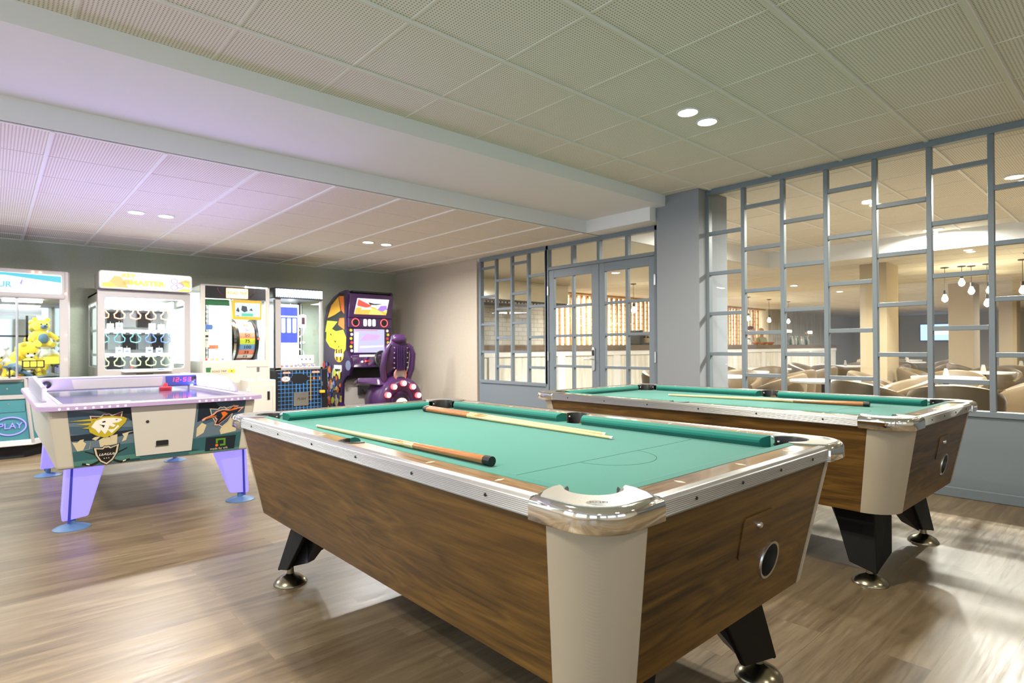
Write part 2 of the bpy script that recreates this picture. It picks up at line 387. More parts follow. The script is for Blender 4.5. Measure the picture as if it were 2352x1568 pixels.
# ---------------------------------------------------------------- pool table
def bez(p, q, n): return [(p[0]+(q[0]-p[0])*i/n, p[1]+(q[1]-p[1])*i/n) for i in range(n+1)]
def pool_table(label, loc, rz):
    t = thing('pool_table', label, 'pool table', loc, rz, 'coin operated pool tables')
    a, l = .66, 1.17; ZT = .81; ZC = .768; ZB = .36; LC = .215
    ta, tl, ba, bl = a-.018, l-.018, .565, 1.075      # cabinet half sizes, top and foot
    rt_, rb = .15, .13
    # side panels
    for s in (1, -1):
        MB().hexa([(s*ba, -bl+rb, ZB), (s*(ba-.02), -bl+rb, ZB), (s*(ba-.02), bl-rb, ZB), (s*ba, bl-rb, ZB),
                   (s*ta, -tl+rt_, ZC+.01), (s*(ta-.02), -tl+rt_, ZC+.01), (s*(ta-.02), tl-rt_, ZC+.01), (s*ta, tl-rt_, ZC+.01)]).build('side_panel', 'walnut_y', t)
    # end panels; the near one holds the ball return and the coin door
    def endmap(p, s, d=0):    # (x, z) on the leaning face -> point
        f = (p[1]-ZB)/(ZC+.01-ZB); return (p[0], s*((bl+(tl-bl)*f)-d), p[1])
    for s in (1, -1):
        hole = circ(.18, .505, .052, 28) if s == -1 else None
        poly = [(-ba+rb, ZB), (ba-rb, ZB), (ta-rt_, ZC+.01), (-ta+rt_, ZC+.01)]
        m = MB().prism(poly, 0, .02, 'y', [hole] if hole else [])
        m.v = [Vector(endmap((p.x, p.z), s, p.y)) for p in m.v]
        e = m.build('end_panel', 'walnut_x', t)
        if s == -1:
            c = Vector(endmap((.18, .505), -1)); nrm = Vector((0, -1, -(tl-bl)/(ZC-ZB))).normalized(); nrm = Vector((0, -1, 0))
            rg = MB(); ls = []
            for rr, dd in ((.049, .26), (.049, -.004), (.056, -.005), (.058, .002)):
                ls.append([Vector(endmap((.18+rr*cos(2*pi*k/32), .505+rr*sin(2*pi*k/32)), -1, dd)) for k in range(32)])
            rg.ring(ls, caps=False); rg.build('ball_return', 'steel', e, smooth=True)
            m = MB().prism(circ(.18, .505, .05, 28), .25, .27, 'y'); m.v = [Vector(endmap((p.x, p.z), -1, p.y)) for p in m.v]; m.build('ball_chute', 'black_matt', e)
            m = MB().prism(rrect(-.03, .145, .555, .672, .014), -.0035, .002, 'y'); m.v = [Vector(endmap((p.x, p.z), -1, p.y)) for p in m.v]
            cd = m.build('coin_door', 'walnut_x', e, bevel=.001)
            q = endmap((.058, .64), -1)
            MB().lathe([(.010, .003), (.010, -.008), (.007, -.012)], (q[0], q[1]-.002, q[2]), 16, 'y').build('lock', 'chrome', cd, smooth=True)
    # rounded ribbed corner posts
    for sx in (1, -1):
        for sy in (1, -1):
            def sec(A_, B_, r, z, ins=0):
                pts = [(A_-ins, B_-r)] + [(A_-r+(r-ins)*cos(R(90*k/10)), B_-r+(r-ins)*sin(R(90*k/10))) for k in range(11)] + [(A_-r, B_-ins)]
                return [(sx*x, sy*y, z) for x, y in pts]
            o0, o1 = sec(ba+.003, bl+.003, rb+.003, ZB), sec(ta+.003, tl+.003, rt_+.003, ZC+.01)
            i0, i1 = sec(ba+.003, bl+.003, rb+.003, ZB, .02), sec(ta+.003, tl+.003, rt_+.003, ZC+.01, .02)
            m = MB(); m.ring([o0+i0[::-1], o1+i1[::-1]]); m.build('corner_post', 'ribbed_white', t, auto=45)
    MB().hexa([(-ba+.07, -bl+.07, ZB+.01), (ba-.07, -bl+.07, ZB+.01), (ba-.07, bl-.07, ZB+.01), (-ba+.07, bl-.07, ZB+.01),
               (-ba+.07, -bl+.07, ZB+.03), (ba-.07, -bl+.07, ZB+.03), (ba-.07, bl-.07, ZB+.03), (-ba+.07, bl-.07, ZB+.03)]).build('base_board', 'black_matt', t)
    # rails: timber tops
    iw = .092; pr_ = .052; pc = .112                      # pocket radius; corner pocket centre inset
    def place(poly, sx, sy, sw=False): return [((y*sx, x*sy) if sw else (x*sx, y*sy)) for x, y in poly]
    for s in (1, -1):
        xo, xi = a-.012, a-iw
        arc = [(a-.085+.0575*cos(R(q)), .0575*sin(R(q))) for q in range(-95, 96, 10)]
        poly = [(xi, -l+.232), (xi, arc[0][1])]+arc+[(xi, arc[-1][1]), (xi, l-.232), (xo, l-.19), (xo, -l+.19)]
        MB().prism(place(poly, s, 1), ZC, ZT).build('rail', 'rail_y', t)
        poly = [(-a+.232, l-iw), (a-.232, l-iw), (a-.19, l-.012), (-a+.19, l-.012)]
        MB().prism(place(poly, 1, s), ZC, ZT).build('rail', 'rail_x', t)
    # ribbed aluminium trim round the rails, profile in (out, z)
    prof = [(-.014, ZT+.0015), (-.030, ZT+.0015)]
    pf = [(-.030, ZT), (-.030, ZT+.0016)]
    for k in range(3): pf += [(-.027+.007*k, ZT+.0028), (-.0235+.007*k, ZT+.0016)]
    pf += [(-.006, ZT+.001), (-.001, ZT-.005)]
    for k in range(8): pf += [(.0018, ZT-.007-.0044*k), (.0002, ZT-.0092-.0044*k)]
    pf += [(.0018, ZC+.001), (-.004, ZC-.003), (-.012, ZC-.003), (-.013, ZT-.006)]
    for s in (1, -1):
        for sw, A_, B_ in ((False, a, l-LC+.012), (True, l, a-LC+.012)):
            m = MB(); ls = []
            for e in (-B_, B_): ls.append([((A_+o)*s, e, z) if not sw else (e, (A_+o)*s, z) for o, z in pf])
            m.ring(ls); tr_ = m.build('rail_trim', 'aluminium', t)
            ks = (-.82, -.5, -.17, .17, .5, .82) if not sw else (-.33, -.11, .11, .33)
            for k in ks:
                q = (s*(A_+.0015), k, ZC+.020) if not sw else (k, s*(A_+.0015), ZC+.020)
                MB().lathe([(.0042, -.001*s), (.0042, .0012*s)], q, 10, 'x' if not sw else 'y').build('screw', 'black_plastic', tr_)
    # pale inlays in the rail tops
    for s in (1, -1):
        for y in (-.80, -.5, -.22, .22, .5, .80):
            x = s*(a-.06); MB().prism([(x-.016, y), (x, y-.006), (x+.016, y), (x, y+.006)], ZT-.002, ZT+.0006).build('rail_inlay', 'inlay', t)
        for x in (-.3, 0, .3):
            y = s*(l-.06); MB().prism([(x-.006, y), (x, y-.016), (x+.006, y), (x, y+.016)], ZT-.002, ZT+.0006).build('rail_inlay', 'inlay', t)
    # cushions
    nw = .145; bedz = .772
    def cushion(p0, p1, n0, n1):           # outer line p, nose line n
        def pt(q, z): return (q[0], q[1], z)
        m = MB(); ls = []
        for p, n_ in ((p0, n0), (p1, n1)):
            P0, N0 = Vector((*p, 0)), Vector((*n_, 0)); d = N0-P0
            ls.append([pt(P0, ZT+.001), pt(P0+d*.45, ZT+.0035), pt(P0+d*.85, ZT-.004), pt(P0+d, ZT-.013), pt(P0+d*.985, ZT-.022), pt(P0+d*.78, bedz-.002), pt(P0, bedz-.002)])
        m.ring(ls); m.build('cushion', 'green_cloth', t, bevel=.0015)
    for s in (1, -1):
        for q in (1, -1):
            cushion((s*(a-iw), q*.058), (s*(a-iw), q*(l-.205)), (s*(a-nw), q*.078), (s*(a-nw), q*(l-.250)))
        cushion((-a+.205, s*(l-iw)), (a-.205, s*(l-iw)), (-a+.250, s*(l-nw)), (a-.250, s*(l-nw)))
    # cloth bed with pocket cut outs
    bed = MB()
    pts = []
    def corner(sx, sy):
        cx, c_y = sx*(a-.148), sy*(l-.148); r = .056
        ang = atan2(-sy, -sx); o = []
        for k in range(-6, 7): o.append((cx+r*cos(ang+R(15*k)), c_y+r*sin(ang+R(15*k))))
        return o
    def sidep(sx):
        cx = sx*(a-.085); r = .05; ang = 0 if sx < 0 else pi
        return [(cx+r*cos(ang+R(15*k)), r*sin(ang+R(15*k))) for k in range(-6, 7)]
    seq = [corner(1, -1)[::-1], sidep(1)[::-1], corner(1, 1)[::-1], corner(-1, 1)[::-1], sidep(-1)[::-1], corner(-1, -1)[::-1]]
    for c_ in seq: pts += c_
    bed.prism(pts, bedz-.03, bedz); bd = bed.build('bed_cloth', 'green_cloth', t)
    # string line and half circle marked on the cloth
    m = MB(); yl = -.66
    m.box(-.50, .50, yl-.0012, yl+.0012, bedz-.001, bedz+.0004)
    cc = [(-.0+.15*cos(R(180+180*k/24)), yl+.15*sin(R(180+180*k/24))) for k in range(25)]
    for k in range(24):
        (xa, ya), (xb_, yb_) = cc[k], cc[k+1]; d = Vector((xb_-xa, yb_-ya)).normalized()*.0012
        m.prism([(xa-d.y, ya+d.x), (xa+d.y, ya-d.x), (xb_+d.y, yb_-d.x), (xb_-d.y, yb_+d.x)], bedz-.001, bedz+.0004)
    m.build('string_line', 'black_line', bd)
    # pockets: leather-like liner, open towards the bed
    def pocket(cx, c_y, ang, r, lip, sp):
        m = MB(); ls = []
        for k in range(-10, 11):
            q = ang+R(sp*k/10); c_, s_ = cos(q), sin(q)
            ls.append([(cx+r*c_, c_y+r*s_+0, .728), (cx+r*c_, c_y+r*s_, ZT-.001), (cx+(r+.002)*c_, c_y+(r+.002)*s_, ZT+.0035), (cx+(r+lip)*c_, c_y+(r+lip)*s_, ZT+.003), (cx+(r+lip+.002)*c_, c_y+(r+lip+.002)*s_, ZT-.002), (cx+(r+.006)*c_, c_y+(r+.006)*s_, ZT-.004), (cx+(r+.006)*c_, c_y+(r+.006)*s_+0, .728)])
        m.ring(ls); p = m.build('pocket', 'black_plastic', t, auto=50)
        MB().lathe([(r+.004, .725), (r+.004, .732)], (cx, c_y, 0), 20).build('pocket_floor', 'black_matt', p)
        for e in (-1, 1):
            q = ang+R((sp-10)*e); MB().sph((cx+(r-.001)*cos(q), c_y+(r-.001)*sin(q), ZT-.016), .006, 8, 6).build('stud', 'steel', p, smooth=True)
    for sx in (1, -1):
        pocket(sx*(a-.085), 0, 0 if sx > 0 else pi, .05, .008, 95)
        for sy in (1, -1): pocket(sx*(a-.148), sy*(l-.148), atan2(sy, sx), .058, .006, 110)
    # chrome corner caps
    def cap_outline(ins=0, R0=.105):
        o = .006-ins; r = R0-ins; cx, c_y = a+.006-R0, l+.006-R0
        pts = [(a+o, l-.20+ins)]+[(cx+r*cos(R(q)), c_y+r*sin(R(q))) for q in range(0, 91, 9)]+[(a-.20+ins, l+o)]
        inner = [(a-.223+ins, l-.045), (a-.240+ins, l-iw), (a-.240+ins, l-.116)]
        arc = [(a-.15+(.062+ins*.3)*cos(R(q)), l-.15+(.062+ins*.3)*sin(R(q))) for q in range(140, -51, -10)]
        return pts+inner+arc+[(q[1]-l+a, q[0]-a+l) for q in inner][::-1]
    for sx in (1, -1):
        for sy in (1, -1):
            ol = cap_outline()
            m = MB(); m.ring([[(sx*x, sy*y, z) for x, y in cap_outline(q)] for q, z in ((.004, ZC-.007), (0, ZC-.004), (0, ZT-.013), (.0015, ZT-.006), (.005, ZT-.0005), (.010, ZT+.0028), (.017, ZT+.004))], caps=False)
            ol2 = cap_outline(.017); nb = len(m.v); m.prism([(sx*x, sy*y) for x, y in ol2], ZT+.0030, ZT+.004)
            c = m.build('corner_cap', 'chrome', t, auto=55)
            MB().prism([(sx*x, sy*y) for x, y in cap_outline(.019)], ZT+.003, ZT+.0052).build('textured_top', 'cast_chrome', c)
            if (sx, sy) == (-1, -1) or True:
                q = Vector((sx*(a-.058), sy*(l-.058)))
                m = MB(); m.T = Matrix.Translation((q.x, q.y, 0)) @ Matrix.Rotation(atan2(sy, sx)-pi/2, 4, 'Z'); m.lathe([(.026, ZT+.004), (.026, ZT+.0058), (.024, ZT+.0062)], n=28, sy=.72)
                em = m.build('badge', 'steel', c)
                MX = Matrix.Translation((q.x, q.y, ZT+.0062)) @ Matrix.Rotation(atan2(sy, sx)+pi/2, 4, 'Z')
                text('KOPI', .017, 'chrome', c, MX, 'badge_lettering', .0008)
    # legs: two folded plates meeting at the outer corner, on a domed levelling foot
    for sx in (1, -1):
        for sy in (1, -1):
            m = MB(); zt, zb = ZB+.012, .062
            def H(p): return [(sx*x, sy*y, z) for x, y, z in p]
            xt, xb_, yt, yb_ = .400, .490, .950, .988
            m.hexa(H([(xb_-.225, yb_-.02, zb+.05), (xb_, yb_-.02, zb), (xb_, yb_, zb), (xb_-.225, yb_, zb+.05), (xt-.27, yt-.02, zt), (xt, yt-.02, zt), (xt, yt, zt), (xt-.27, yt, zt)]))
            m.hexa(H([(xb_-.02, yb_-.12, zb+.03), (xb_, yb_-.12, zb+.03), (xb_, yb_, zb), (xb_-.02, yb_, zb), (xt-.02, yt-.20, zt), (xt, yt-.20, zt), (xt, yt, zt), (xt-.02, yt, zt)]))
            lg = m.build('leg', 'leg_black', t, bevel=.005)
            m = MB(); m.hexa(H([(.36, .86, zb+.05), (.40, .84, zb+.05), (.46, .93, zb+.02), (.34, .95, zb+.02), (.22, .72, zt), (.36, .72, zt), (.37, .92, zt), (.22, .92, zt)]))
            m.build('bracket', 'dark_metal', lg)
            MB().lathe([(.078, 0), (.078, .003), (.075, .010), (.064, .024), (.045, .036), (.024, .044), (.017, .048), (.015, .078)], (sx*.442, sy*.945, 0), 32).build('foot', 'brass_foot', lg, smooth=True)
    return t
T1 = (1.52, 1.875, 0); T2 = (3.578, 1.872, 0)
pool_table('walnut coin operated pool table in front, two cues lying on its cloth', T1, 0)
pool_table('walnut pool table standing behind the front one, beside the glazed screen', T2, R(-.7))

def cue(tip, butt, label, zc):
    tip, butt = Vector(tip), Vector(butt); d = butt-tip; n = d.length; 
    t = thing('pool_cue', label, 'cue', (tip.x, tip.y, zc), atan2(d.y, d.x)-pi/2, 'cues lying on the pool tables')
    # local: y from 0 (tip) to n (butt); resting on the cloth
    def rad(s): return .0062+(.0145-.0062)*min(1, s/n)
    def seg(a_, b_, nm, m, par=t, rs=1, bev=0):
        o = MB(); k = 6; o.tube([(0, a_+(b_-a_)*i/k, rad(a_+(b_-a_)*i/k)-0+.0) for i in range(k+1)], [rad(a_+(b_-a_)*i/k)*rs for i in range(k+1)], 20); return o.build(nm, m, par, auto=50)
    seg(.0, .012, 'tip', 'white'); seg(.012, n-.42, 'shaft', 'maple'); bt = seg(n-.42, n-.032, 'butt', 'cue_brown'); seg(n-.032, n, 'bumper', 'black_plastic', t, 1.06)
    # splice points: long pale and brown wedges around the joint
    m = MB()
    for q in range(4):
        th_ = R(45+90*q); ls = []
        for i in range(7):
            y = n-.43-.16*i/6; w = R(42)*(1-i/6)+.02; r = rad(y)*1.02; ls.append([(r*cos(th_-w), y, rad(y)+r*sin(th_-w)), (r*cos(th_), y, rad(y)+r*1.0*sin(th_)), (r*cos(th_+w), y, rad(y)+r*sin(th_+w)), (rad(y)*.9*cos(th_), y, rad(y)+rad(y)*.9*sin(th_))])
        m.ring(ls)
    m.build('splice', 'cue_brown', bt, smooth=True)
    return t
BZ = .7730
cue((1.108, 2.575), (1.128, 1.352), 'pool cue on the front table lying along its near long cushion', BZ)
cue((1.795, 1.42), (1.832, 2.79), 'pool cue on the front table with its butt at the far corner pocket', BZ)
cue((1.852, 1.5), (1.872, 2.83), 'pool cue beside the far cushion of the front table, mostly hidden behind another cue', BZ)
cue((3.70, 2.41), (3.84, 1.14), 'pool cue lying alone on the rear pool table', BZ)
# ---------------------------------------------------------------- air hockey table
mat('hockey_violet', (.44, .40, .50), .35); mat('hockey_blue', (.03, .06, .30), .35); mat('foot_blue', (.10, .20, .36), .45); mat('hockey_top', (.05, .06, .13), .12)
mat('red_plastic', (.60, .03, .03), .3); glow('led_red', (1, .03, .05), 3); glow('led_pink', (1, .72, 1), 1.6); glow('rim_glow', (.85, .55, .85), .42)
m = glow('leg_glow', (.27, .22, .95), .85); P(m).inputs['Base Color'].default_value = (.10, .09, .2, 1)
glow('leg_strip', (.02, .03, .45), .5)
def c_(h): 
    return tuple((((int(h[i:i+2], 16)/255)+.055)/1.055)**2.4 for i in (0, 2, 4))
for n_, h_ in dict(art_navy='17222e', art_steel='3f5568', art_slate='5d6f7c', art_teal='2f5a60', art_teal2='47776f', art_cream='c9bb98', art_grey='6c7288', art_black='14120e', art_yellow='b8a526', art_gold='e0a030', art_orange='d86a20', art_bone='c8b8a0', art_maroon='4c2530', art_green='5a8a20', art_white='e8e4da', art_pink='e8a088',
                 sticker_yellow='d8c83a', sticker_red='c03030', sticker_green='2e6a40').items(): mat(n_, c_(h_), .4)
def hockey():
    t = thing('air_hockey_table', 'white air hockey table with glowing violet legs and a red score display', 'air hockey table', (.855, 5.68, 0), 0)
    hw0, hw1 = .562, .607; z0, z1 = .392, .765; yf, yb = -1.19, 1.19
    m = MB(); m.hexa([(-hw0, yf+.02, z0), (hw0, yf+.02, z0), (hw0, yb-.02, z0), (-hw0, yb-.02, z0), (-hw1, yf, z1), (hw1, yf, z1), (hw1, yb, z1), (-hw1, yb, z1)])
    body = m.build('body', 'cream_plastic', t, bevel=.02, seg=3)
    # front artwork panel and coin door, following the lean of the front
    def Fy(z, d=0): return yf+.02*(z1-z)/(z1-z0)-d
    def face(name, mt, polys, d, th_=.0015, par=body):
        res = None
        for p in polys:
            o = MB(); o.prism(p, 0, 1, 'y')
            o.v = [Vector((q.x, Fy(q.z, d+th_*(1-q.y)), q.z)) for q in o.v]
            b_ = o.build(name, mt, par); res = res or b_
        return res
    xl = lambda z: -.472-.038*(z-z0)/(z1-z0)
    xr = lambda z: .490+.048*(z-z0)/(z1-z0)
    zt, zb = .760, .402
    art = face('artwork_panel', 'art_slate', [[(xl(zb), zb), (xr(zb), zb), (xr(zt), zt), (xl(zt), zt)]], .001)
    # picture coordinates: u 0..1 across, v 0..1 up
    def uv(u, v): z = zb+(zt-zb)*v; return (xl(z)+(xr(z)-xl(z))*u, z)
    def fp(name, mt, polys, d): return face(name, mt, [[uv(*p) for p in q] for q in polys], d, .0008, art)
    fp('sky_print', 'art_steel', [[(.0, .78), (.0, 1), (.30, .82), (.36, .74)], [(0, .58), (.36, .50), (.36, .62), (0, .72)], [(.72, .55), (1, .75), (1, 1), (.80, 1)]], .002)
    fp('sky_print', 'art_navy', [[(.12, 1), (.36, 1), (.36, .62), (.30, .80)], [(0, .46), (.15, .44), (.36, .52), (.36, .58), (0, .56)], [(.70, .62), (.70, 1), (.80, 1), (.86, .8)]], .0025)
    fp('ice_print', 'art_cream', [[(.005, .44), (.03, .43), (.045, .47), (.065, .48), (.06, .44), (.075, .40), (.055, .29), (.09, .30), (.10, .45), (.085, .27), (.03, .24)], [(.105, .47), (.12, .50), (.18, .53), (.15, .50), (.125, .44)], [(.14, .44), (.165, .48), (.20, .48), (.21, .34), (.145, .31)], [(.20, .50), (.24, .52), (.235, .35), (.21, .34)], [(.265, .52), (.30, .545), (.34, .56), (.30, .53), (.285, .40), (.262, .38), (.275, .47)], [(.70, .50), (.73, .60), (.76, .55), (.745, .40), (.70, .33)], [(.88, .62), (.915, .66), (.93, .60), (.96, .48), (.96, .38), (.86, .34), (.85, .42)]], .003)
    fp('water_print', 'art_teal', [[(0, 0), (0, .27), (.2, .33), (.36, .34), (.36, 0)], [(.66, 0), (.66, .30), (1, .36), (1, 0)], [(.3, 0), (.3, .1), (.72, .1), (.72, 0)]], .0035)
    fp('water_print', 'art_teal2', [[(0, .02), (0, .10), (.36, .13), (.36, .05)], [(.66, .0), (.66, .06), (1, .05), (1, .0)]], .004)
    # crest with crossed hockey sticks
    def at(cx, cz, s, q): return [(cx+x*s, cz+z*s) for x, z in q]
    shield = [(-1, .75), (-.35, .66), (-.15, .86), (0, .80), (.15, .86), (.35, .70), (1, .95), (.86, .1), (.5, -.55), (0, -.95), (-.5, -.60), (-.86, .05)]
    cx, cz = uv(.175, .17)
    for sx in (-1, 1):
        face('hockey_stick_print', 'art_black', [[(cx-sx*.115, cz+.030), (cx-sx*.11, cz+.035), (cx+sx*.08, cz-.050), (cx+sx*.125, cz-.038), (cx+sx*.128, cz-.052), (cx+sx*.075, cz-.064)]], .0045, .0008, art)
        face('hockey_stick_print', 'art_white', [[(cx+sx*.088, cz-.056), (cx+sx*.105, cz-.050), (cx+sx*.105, cz-.044), (cx+sx*.088, cz-.049)]], .005, .0008, art)
    s0 = face('crest', 'art_black', [at(cx, cz, .072, shield)], .0055, .001, art); face('crest_edge', 'art_bone', [at(cx, cz, .066, shield)], .0065, .0006, s0)
    face('crest_face', 'art_black', [at(cx, cz, .055, shield)], .007, .0006, s0)
    text('LEAGUE', .024, 'art_white', s0, frontM(cx+.002, Fy(cz)-.0078, cz+.004), ext=.0004, shear=.3)
    text('ICE HOCKEY', .009, 'art_white', s0, frontM(cx, Fy(cz)-.0078, cz+.024), ext=.0004)
    face('crest_stars', 'art_white', [[(cx+k*.012-.003, cz-.022), (cx+k*.012, cz-.025), (cx+k*.012+.003, cz-.022), (cx+k*.012, cz-.018)] for k in (-1, 0, 1)], .0078, .0005, s0)
    # roaring bear crest, left
    bx, bz = uv(.185, .70); sc = .082
    face('bear_crest', 'art_bone', [at(bx, bz, .088, shield)], .005, .001, art); bc = face('bear_crest_face', 'art_maroon', [at(bx, bz, .080, shield)], .006, .0006, art)
    head = [(-1.02, -.02), (-.75, .42), (-.2, .62), (.4, .60), (1.0, .50), (1.2, .36), (1.1, .10), (.75, -.30), (.35, -.72), (-.1, -.86), (-.6, -.66), (-.95, -.40)]
    face('bear_print', 'art_yellow', [at(bx, bz, .092, head), at(bx, bz, .092, [(-2.1, .42), (-.6, .52), (-.7, .34)]), at(bx, bz, .092, [(-1.7, .16), (-.8, .26), (-.85, .06)]), at(bx, bz, .092, [(-1.4, -.10), (-.9, -.02), (-.9, -.18)])], .007, .0008, bc)
    face('bear_print', 'art_white', [at(bx, bz, .080, [(-1.0, -.05), (-.7, .40), (-.2, .58), (.4, .56), (.95, .46), (1.05, .32), (.8, .16), (.35, .12), (.62, -.05), (.45, -.2), (.2, -.05), (.1, -.35), (.5, -.35), (.75, -.05), (.85, -.15), (.35, -.68), (.1, -.40), (-.1, -.72), (-.35, -.35), (-.5, -.62), (-.7, -.30)])], .008, .0008, bc)
    face('bear_print', 'art_black', [at(bx, bz, .08, [(-.3, .30), (-.1, .36), (-.05, .24), (-.25, .22)]), at(bx, bz, .08, [(.55, .40), (.75, .42), (.7, .34)]), at(bx, bz, .08, [(-.5, .1), (-.1, .0), (-.2, -.2), (-.3, -.02)])], .009, .0006, bc)
    # long-beaked bird crest, right
    bx, bz = uv(.855, .70)
    face('bird_crest', 'art_bone', [at(bx, bz, .082, shield)], .005, .001, art); bc = face('bird_crest_face', 'art_steel', [at(bx, bz, .074, shield)], .006, .0006, art)
    bird = [(-1.5, -.15), (-1.3, -.02), (-.75, .18), (-.45, .45), (0, .58), (.5, .55), (.9, .85), (1.3, .80), (1.05, .62), (1.7, .66), (1.3, .30), (.8, .20), (.3, -.25), (-.35, -.72), (-.6, -.68), (-.42, -.25), (-.6, -.02), (-1.0, -.1), (-1.45, -.28)]
    face('bird_print', 'art_pink', [at(bx, bz, .088, bird)], .007, .0008, bc); face('bird_print', 'art_navy', [at(bx+.002, bz, .076, bird)], .008, .0008, bc)
    face('bird_print', 'art_orange', [at(bx, bz, .085, [(-1.4, -.18), (-.4, .05), (-.5, .10), (-.9, .05)]), at(bx, bz, .085, [(-.1, .34), (.2, .40), (.45, .2), (.15, -.1), (-.3, -.5), (.05, .0)]), at(bx, bz, .085, [(.2, .46), (.6, .42), (1.2, .52), (1.0, .70), (.75, .55)])], .009, .0006, bc)
    # maker's plate
    mp = face('maker_plate', 'art_navy', [[uv(.765, .03), uv(.965, .03), uv(.965, .30), uv(.765, .30)]], .005, .001, art)
    gx, gz = uv(.865, .19)
    face('maker_logo', 'art_green', [[(gx-.032, gz+.025), (gx+.032, gz+.025), (gx+.032, gz-.028), (gx-.005, gz-.028), (gx-.005, gz-.016), (gx+.019, gz-.016), (gx+.019, gz+.013), (gx-.019, gz+.013), (gx-.019, gz-.008), (gx-.032, gz-.008)]], .0062, .0006, mp)
    face('maker_logo_dot', 'art_orange', [circ(gx-.026, gz-.022, .010, 16)], .0062, .0006, mp)
    text('made by wik', .023, 'art_bone', mp, frontM(gx-.012, Fy(gz)-.0072, gz-.045), ext=.0003)
    # coin door
    xd0, xd1 = -.17, .187
    d = face('coin_door', 'bright_plastic', [[(xd0+.022, .432), (xd1-.008, .432), (xd1+.022, .757), (xd0-.008, .757)]], .004, .006, t)
    face('lock', 'dark_metal', [circ(-.085, .655, .010, 16)], .010, .003, d)
    face('coin_return', 'black_matt', [rrect(-.035, .038, .488, .522, .006)], .010, .002, d); face('coin_return_frame', 'steel', [[(-.038, .482), (.038, .482), (.038, .488), (-.038, .488)]], .010, .004, d)
    # lit rim round the playing surface, rounded corners
    xo, xi = .655, .535; yo, yi = 1.245, 1.14; zr = .792
    m = MB(); m.prism(rrect(-xo, xo, -yo, yo, .10, 6), .768, zr, 'z', [rrect(-xi, xi, -yi, yi, .06, 4)[::-1]]); rim = m.build('rim', 'hockey_violet', t, bevel=.004)
    m = MB(); o_ = rrect(-xo-.004, xo+.004, -yo-.004, yo+.004, .10, 6); i_ = rrect(-xo+.012, xo-.012, -yo+.012, yo-.012, .095, 6)
    m.prism(o_, .764, .786, 'z', [i_[::-1]]); m.build('rim_strip', 'rim_glow', rim)
    for k in range(9):
        for s in (-1, 1): MB().sph((s*(.215+.042*k), -yo-.004, .775), .0065, 8, 6).build('rim_led', 'led_pink', rim)
    MB().box(-xi-.005, xi+.005, -yi-.005, yi+.005, .764, .768).build('playing_surface', 'hockey_top', t)
    for s in (-1, 1): MB().box(s*xi-.012, s*xi+.012, -yi, yi, .758, .797).build('side_rail', 'hockey_violet', t, bevel=.005)
    for y in (-yi, yi):
        for x0_, x1_ in ((-xi, -.17), (.17, xi)): MB().box(x0_, x1_, y-.012, y+.012, .758, .797).build('end_rail', 'hockey_violet', t, bevel=.005)
    # score surround: back board and two side wings
    bb = MB().hexa([(-.60, .40, zr), (.66, .40, zr), (.66, .45, zr), (-.60, .45, zr), (-.60, .43, .905), (.66, .43, .905), (.66, .48, .905), (-.60, .48, .905)]).build('score_board', 'hockey_violet', t, bevel=.012, seg=3)
    MB().hexa([(-.34, .398, .80), (.30, .398, .80), (.30, .41, .80), (-.34, .41, .80), (-.36, .424, .885), (.32, .424, .885), (.32, .44, .885), (-.36, .44, .885)]).build('board_inset', 'bright_plastic', bb, bevel=.008)
    MB().hexa([(.335, .392, .80), (.655, .392, .80), (.655, .41, .80), (.335, .41, .80), (.335, .418, .890), (.645, .418, .890), (.645, .44, .890), (.335, .44, .890)]).build('display_panel', 'hockey_blue', bb, bevel=.004)
    for x in (-.52, .575): MB().lathe([(.031, .425), (.031, .400), (.022, .396), (.020, .404), (.008, .398)], (x, 0, .849), 24, 'y').build('speaker', 'black_plastic', bb, smooth=True)
    sl = .028/.113
    def seg7(ch, x, z, w, h):
        S7 = {'1': 'bc', '2': 'abged', '5': 'afgcd', '3': 'abgcd'}[ch]; o = MB(); q = w*.16
        P_ = dict(a=(0, h, w, h), d=(0, 0, w, 0), g=(0, h/2, w, h/2), f=(0, h/2, 0, h), e=(0, 0, 0, h/2), b=(w, h/2, w, h), c=(w, 0, w, h/2))
        for k in S7:
            x0_, z0_, x1_, z1_ = P_[k]; o.prism([(x+x0_+z0_*.15-q*.6, z+z0_-q*.6), (x+x1_+z0_*.15+q*.6, z+z0_-q*.6), (x+x1_+z1_*.15+q*.6, z+z1_+q*.6), (x+x0_+z1_*.15-q*.6, z+z1_+q*.6)], .402-.002+.25*(z-.80)*0, .410, 'y')
        return o
    for ch, x in (('1', .375), ('2', .415), ('5', .475), ('3', .515)):
        seg7(ch, x, .838, .020, .034).build('digit', 'led_red', bb)
    MB().sph((.455, .403, .850), .005, 8, 6).build('separator_light', 'led_red', bb)
    for s in (-1, 1):
        xw = s*.60
        w = MB(); pr0 = [(-.76, zr-.002), (1.03, zr-.002), (1.03, .895), (-.05, .915), (-.45, .905), (-.66, .865), (-.745, .82)] if s > 0 else [(-.82, zr-.002), (1.03, zr-.002), (1.0, .90), (.35, .925), (-.80, .89)]
        w.prism(pr0, xw-.014, xw+.014, 'x'); w.build('side_wing', 'hockey_violet', t, bevel=.008, seg=3)
    for s in (-1, 1):      # violet light strips along the inner edge of the rim
        l_ = bpy.data.lights.new('rim_light', 'AREA'); l_.shape = 'RECTANGLE'; l_.size = .018; l_.size_y = 2.1; l_.energy = 11; l_.color = (.50, .42, 1)
        o = bpy.data.objects.new('rim_light', l_); COL.objects.link(o); o.parent = rim; o.location = (s*(xi+.012), 0, .7985); o.rotation_euler = (pi, 0, 0)
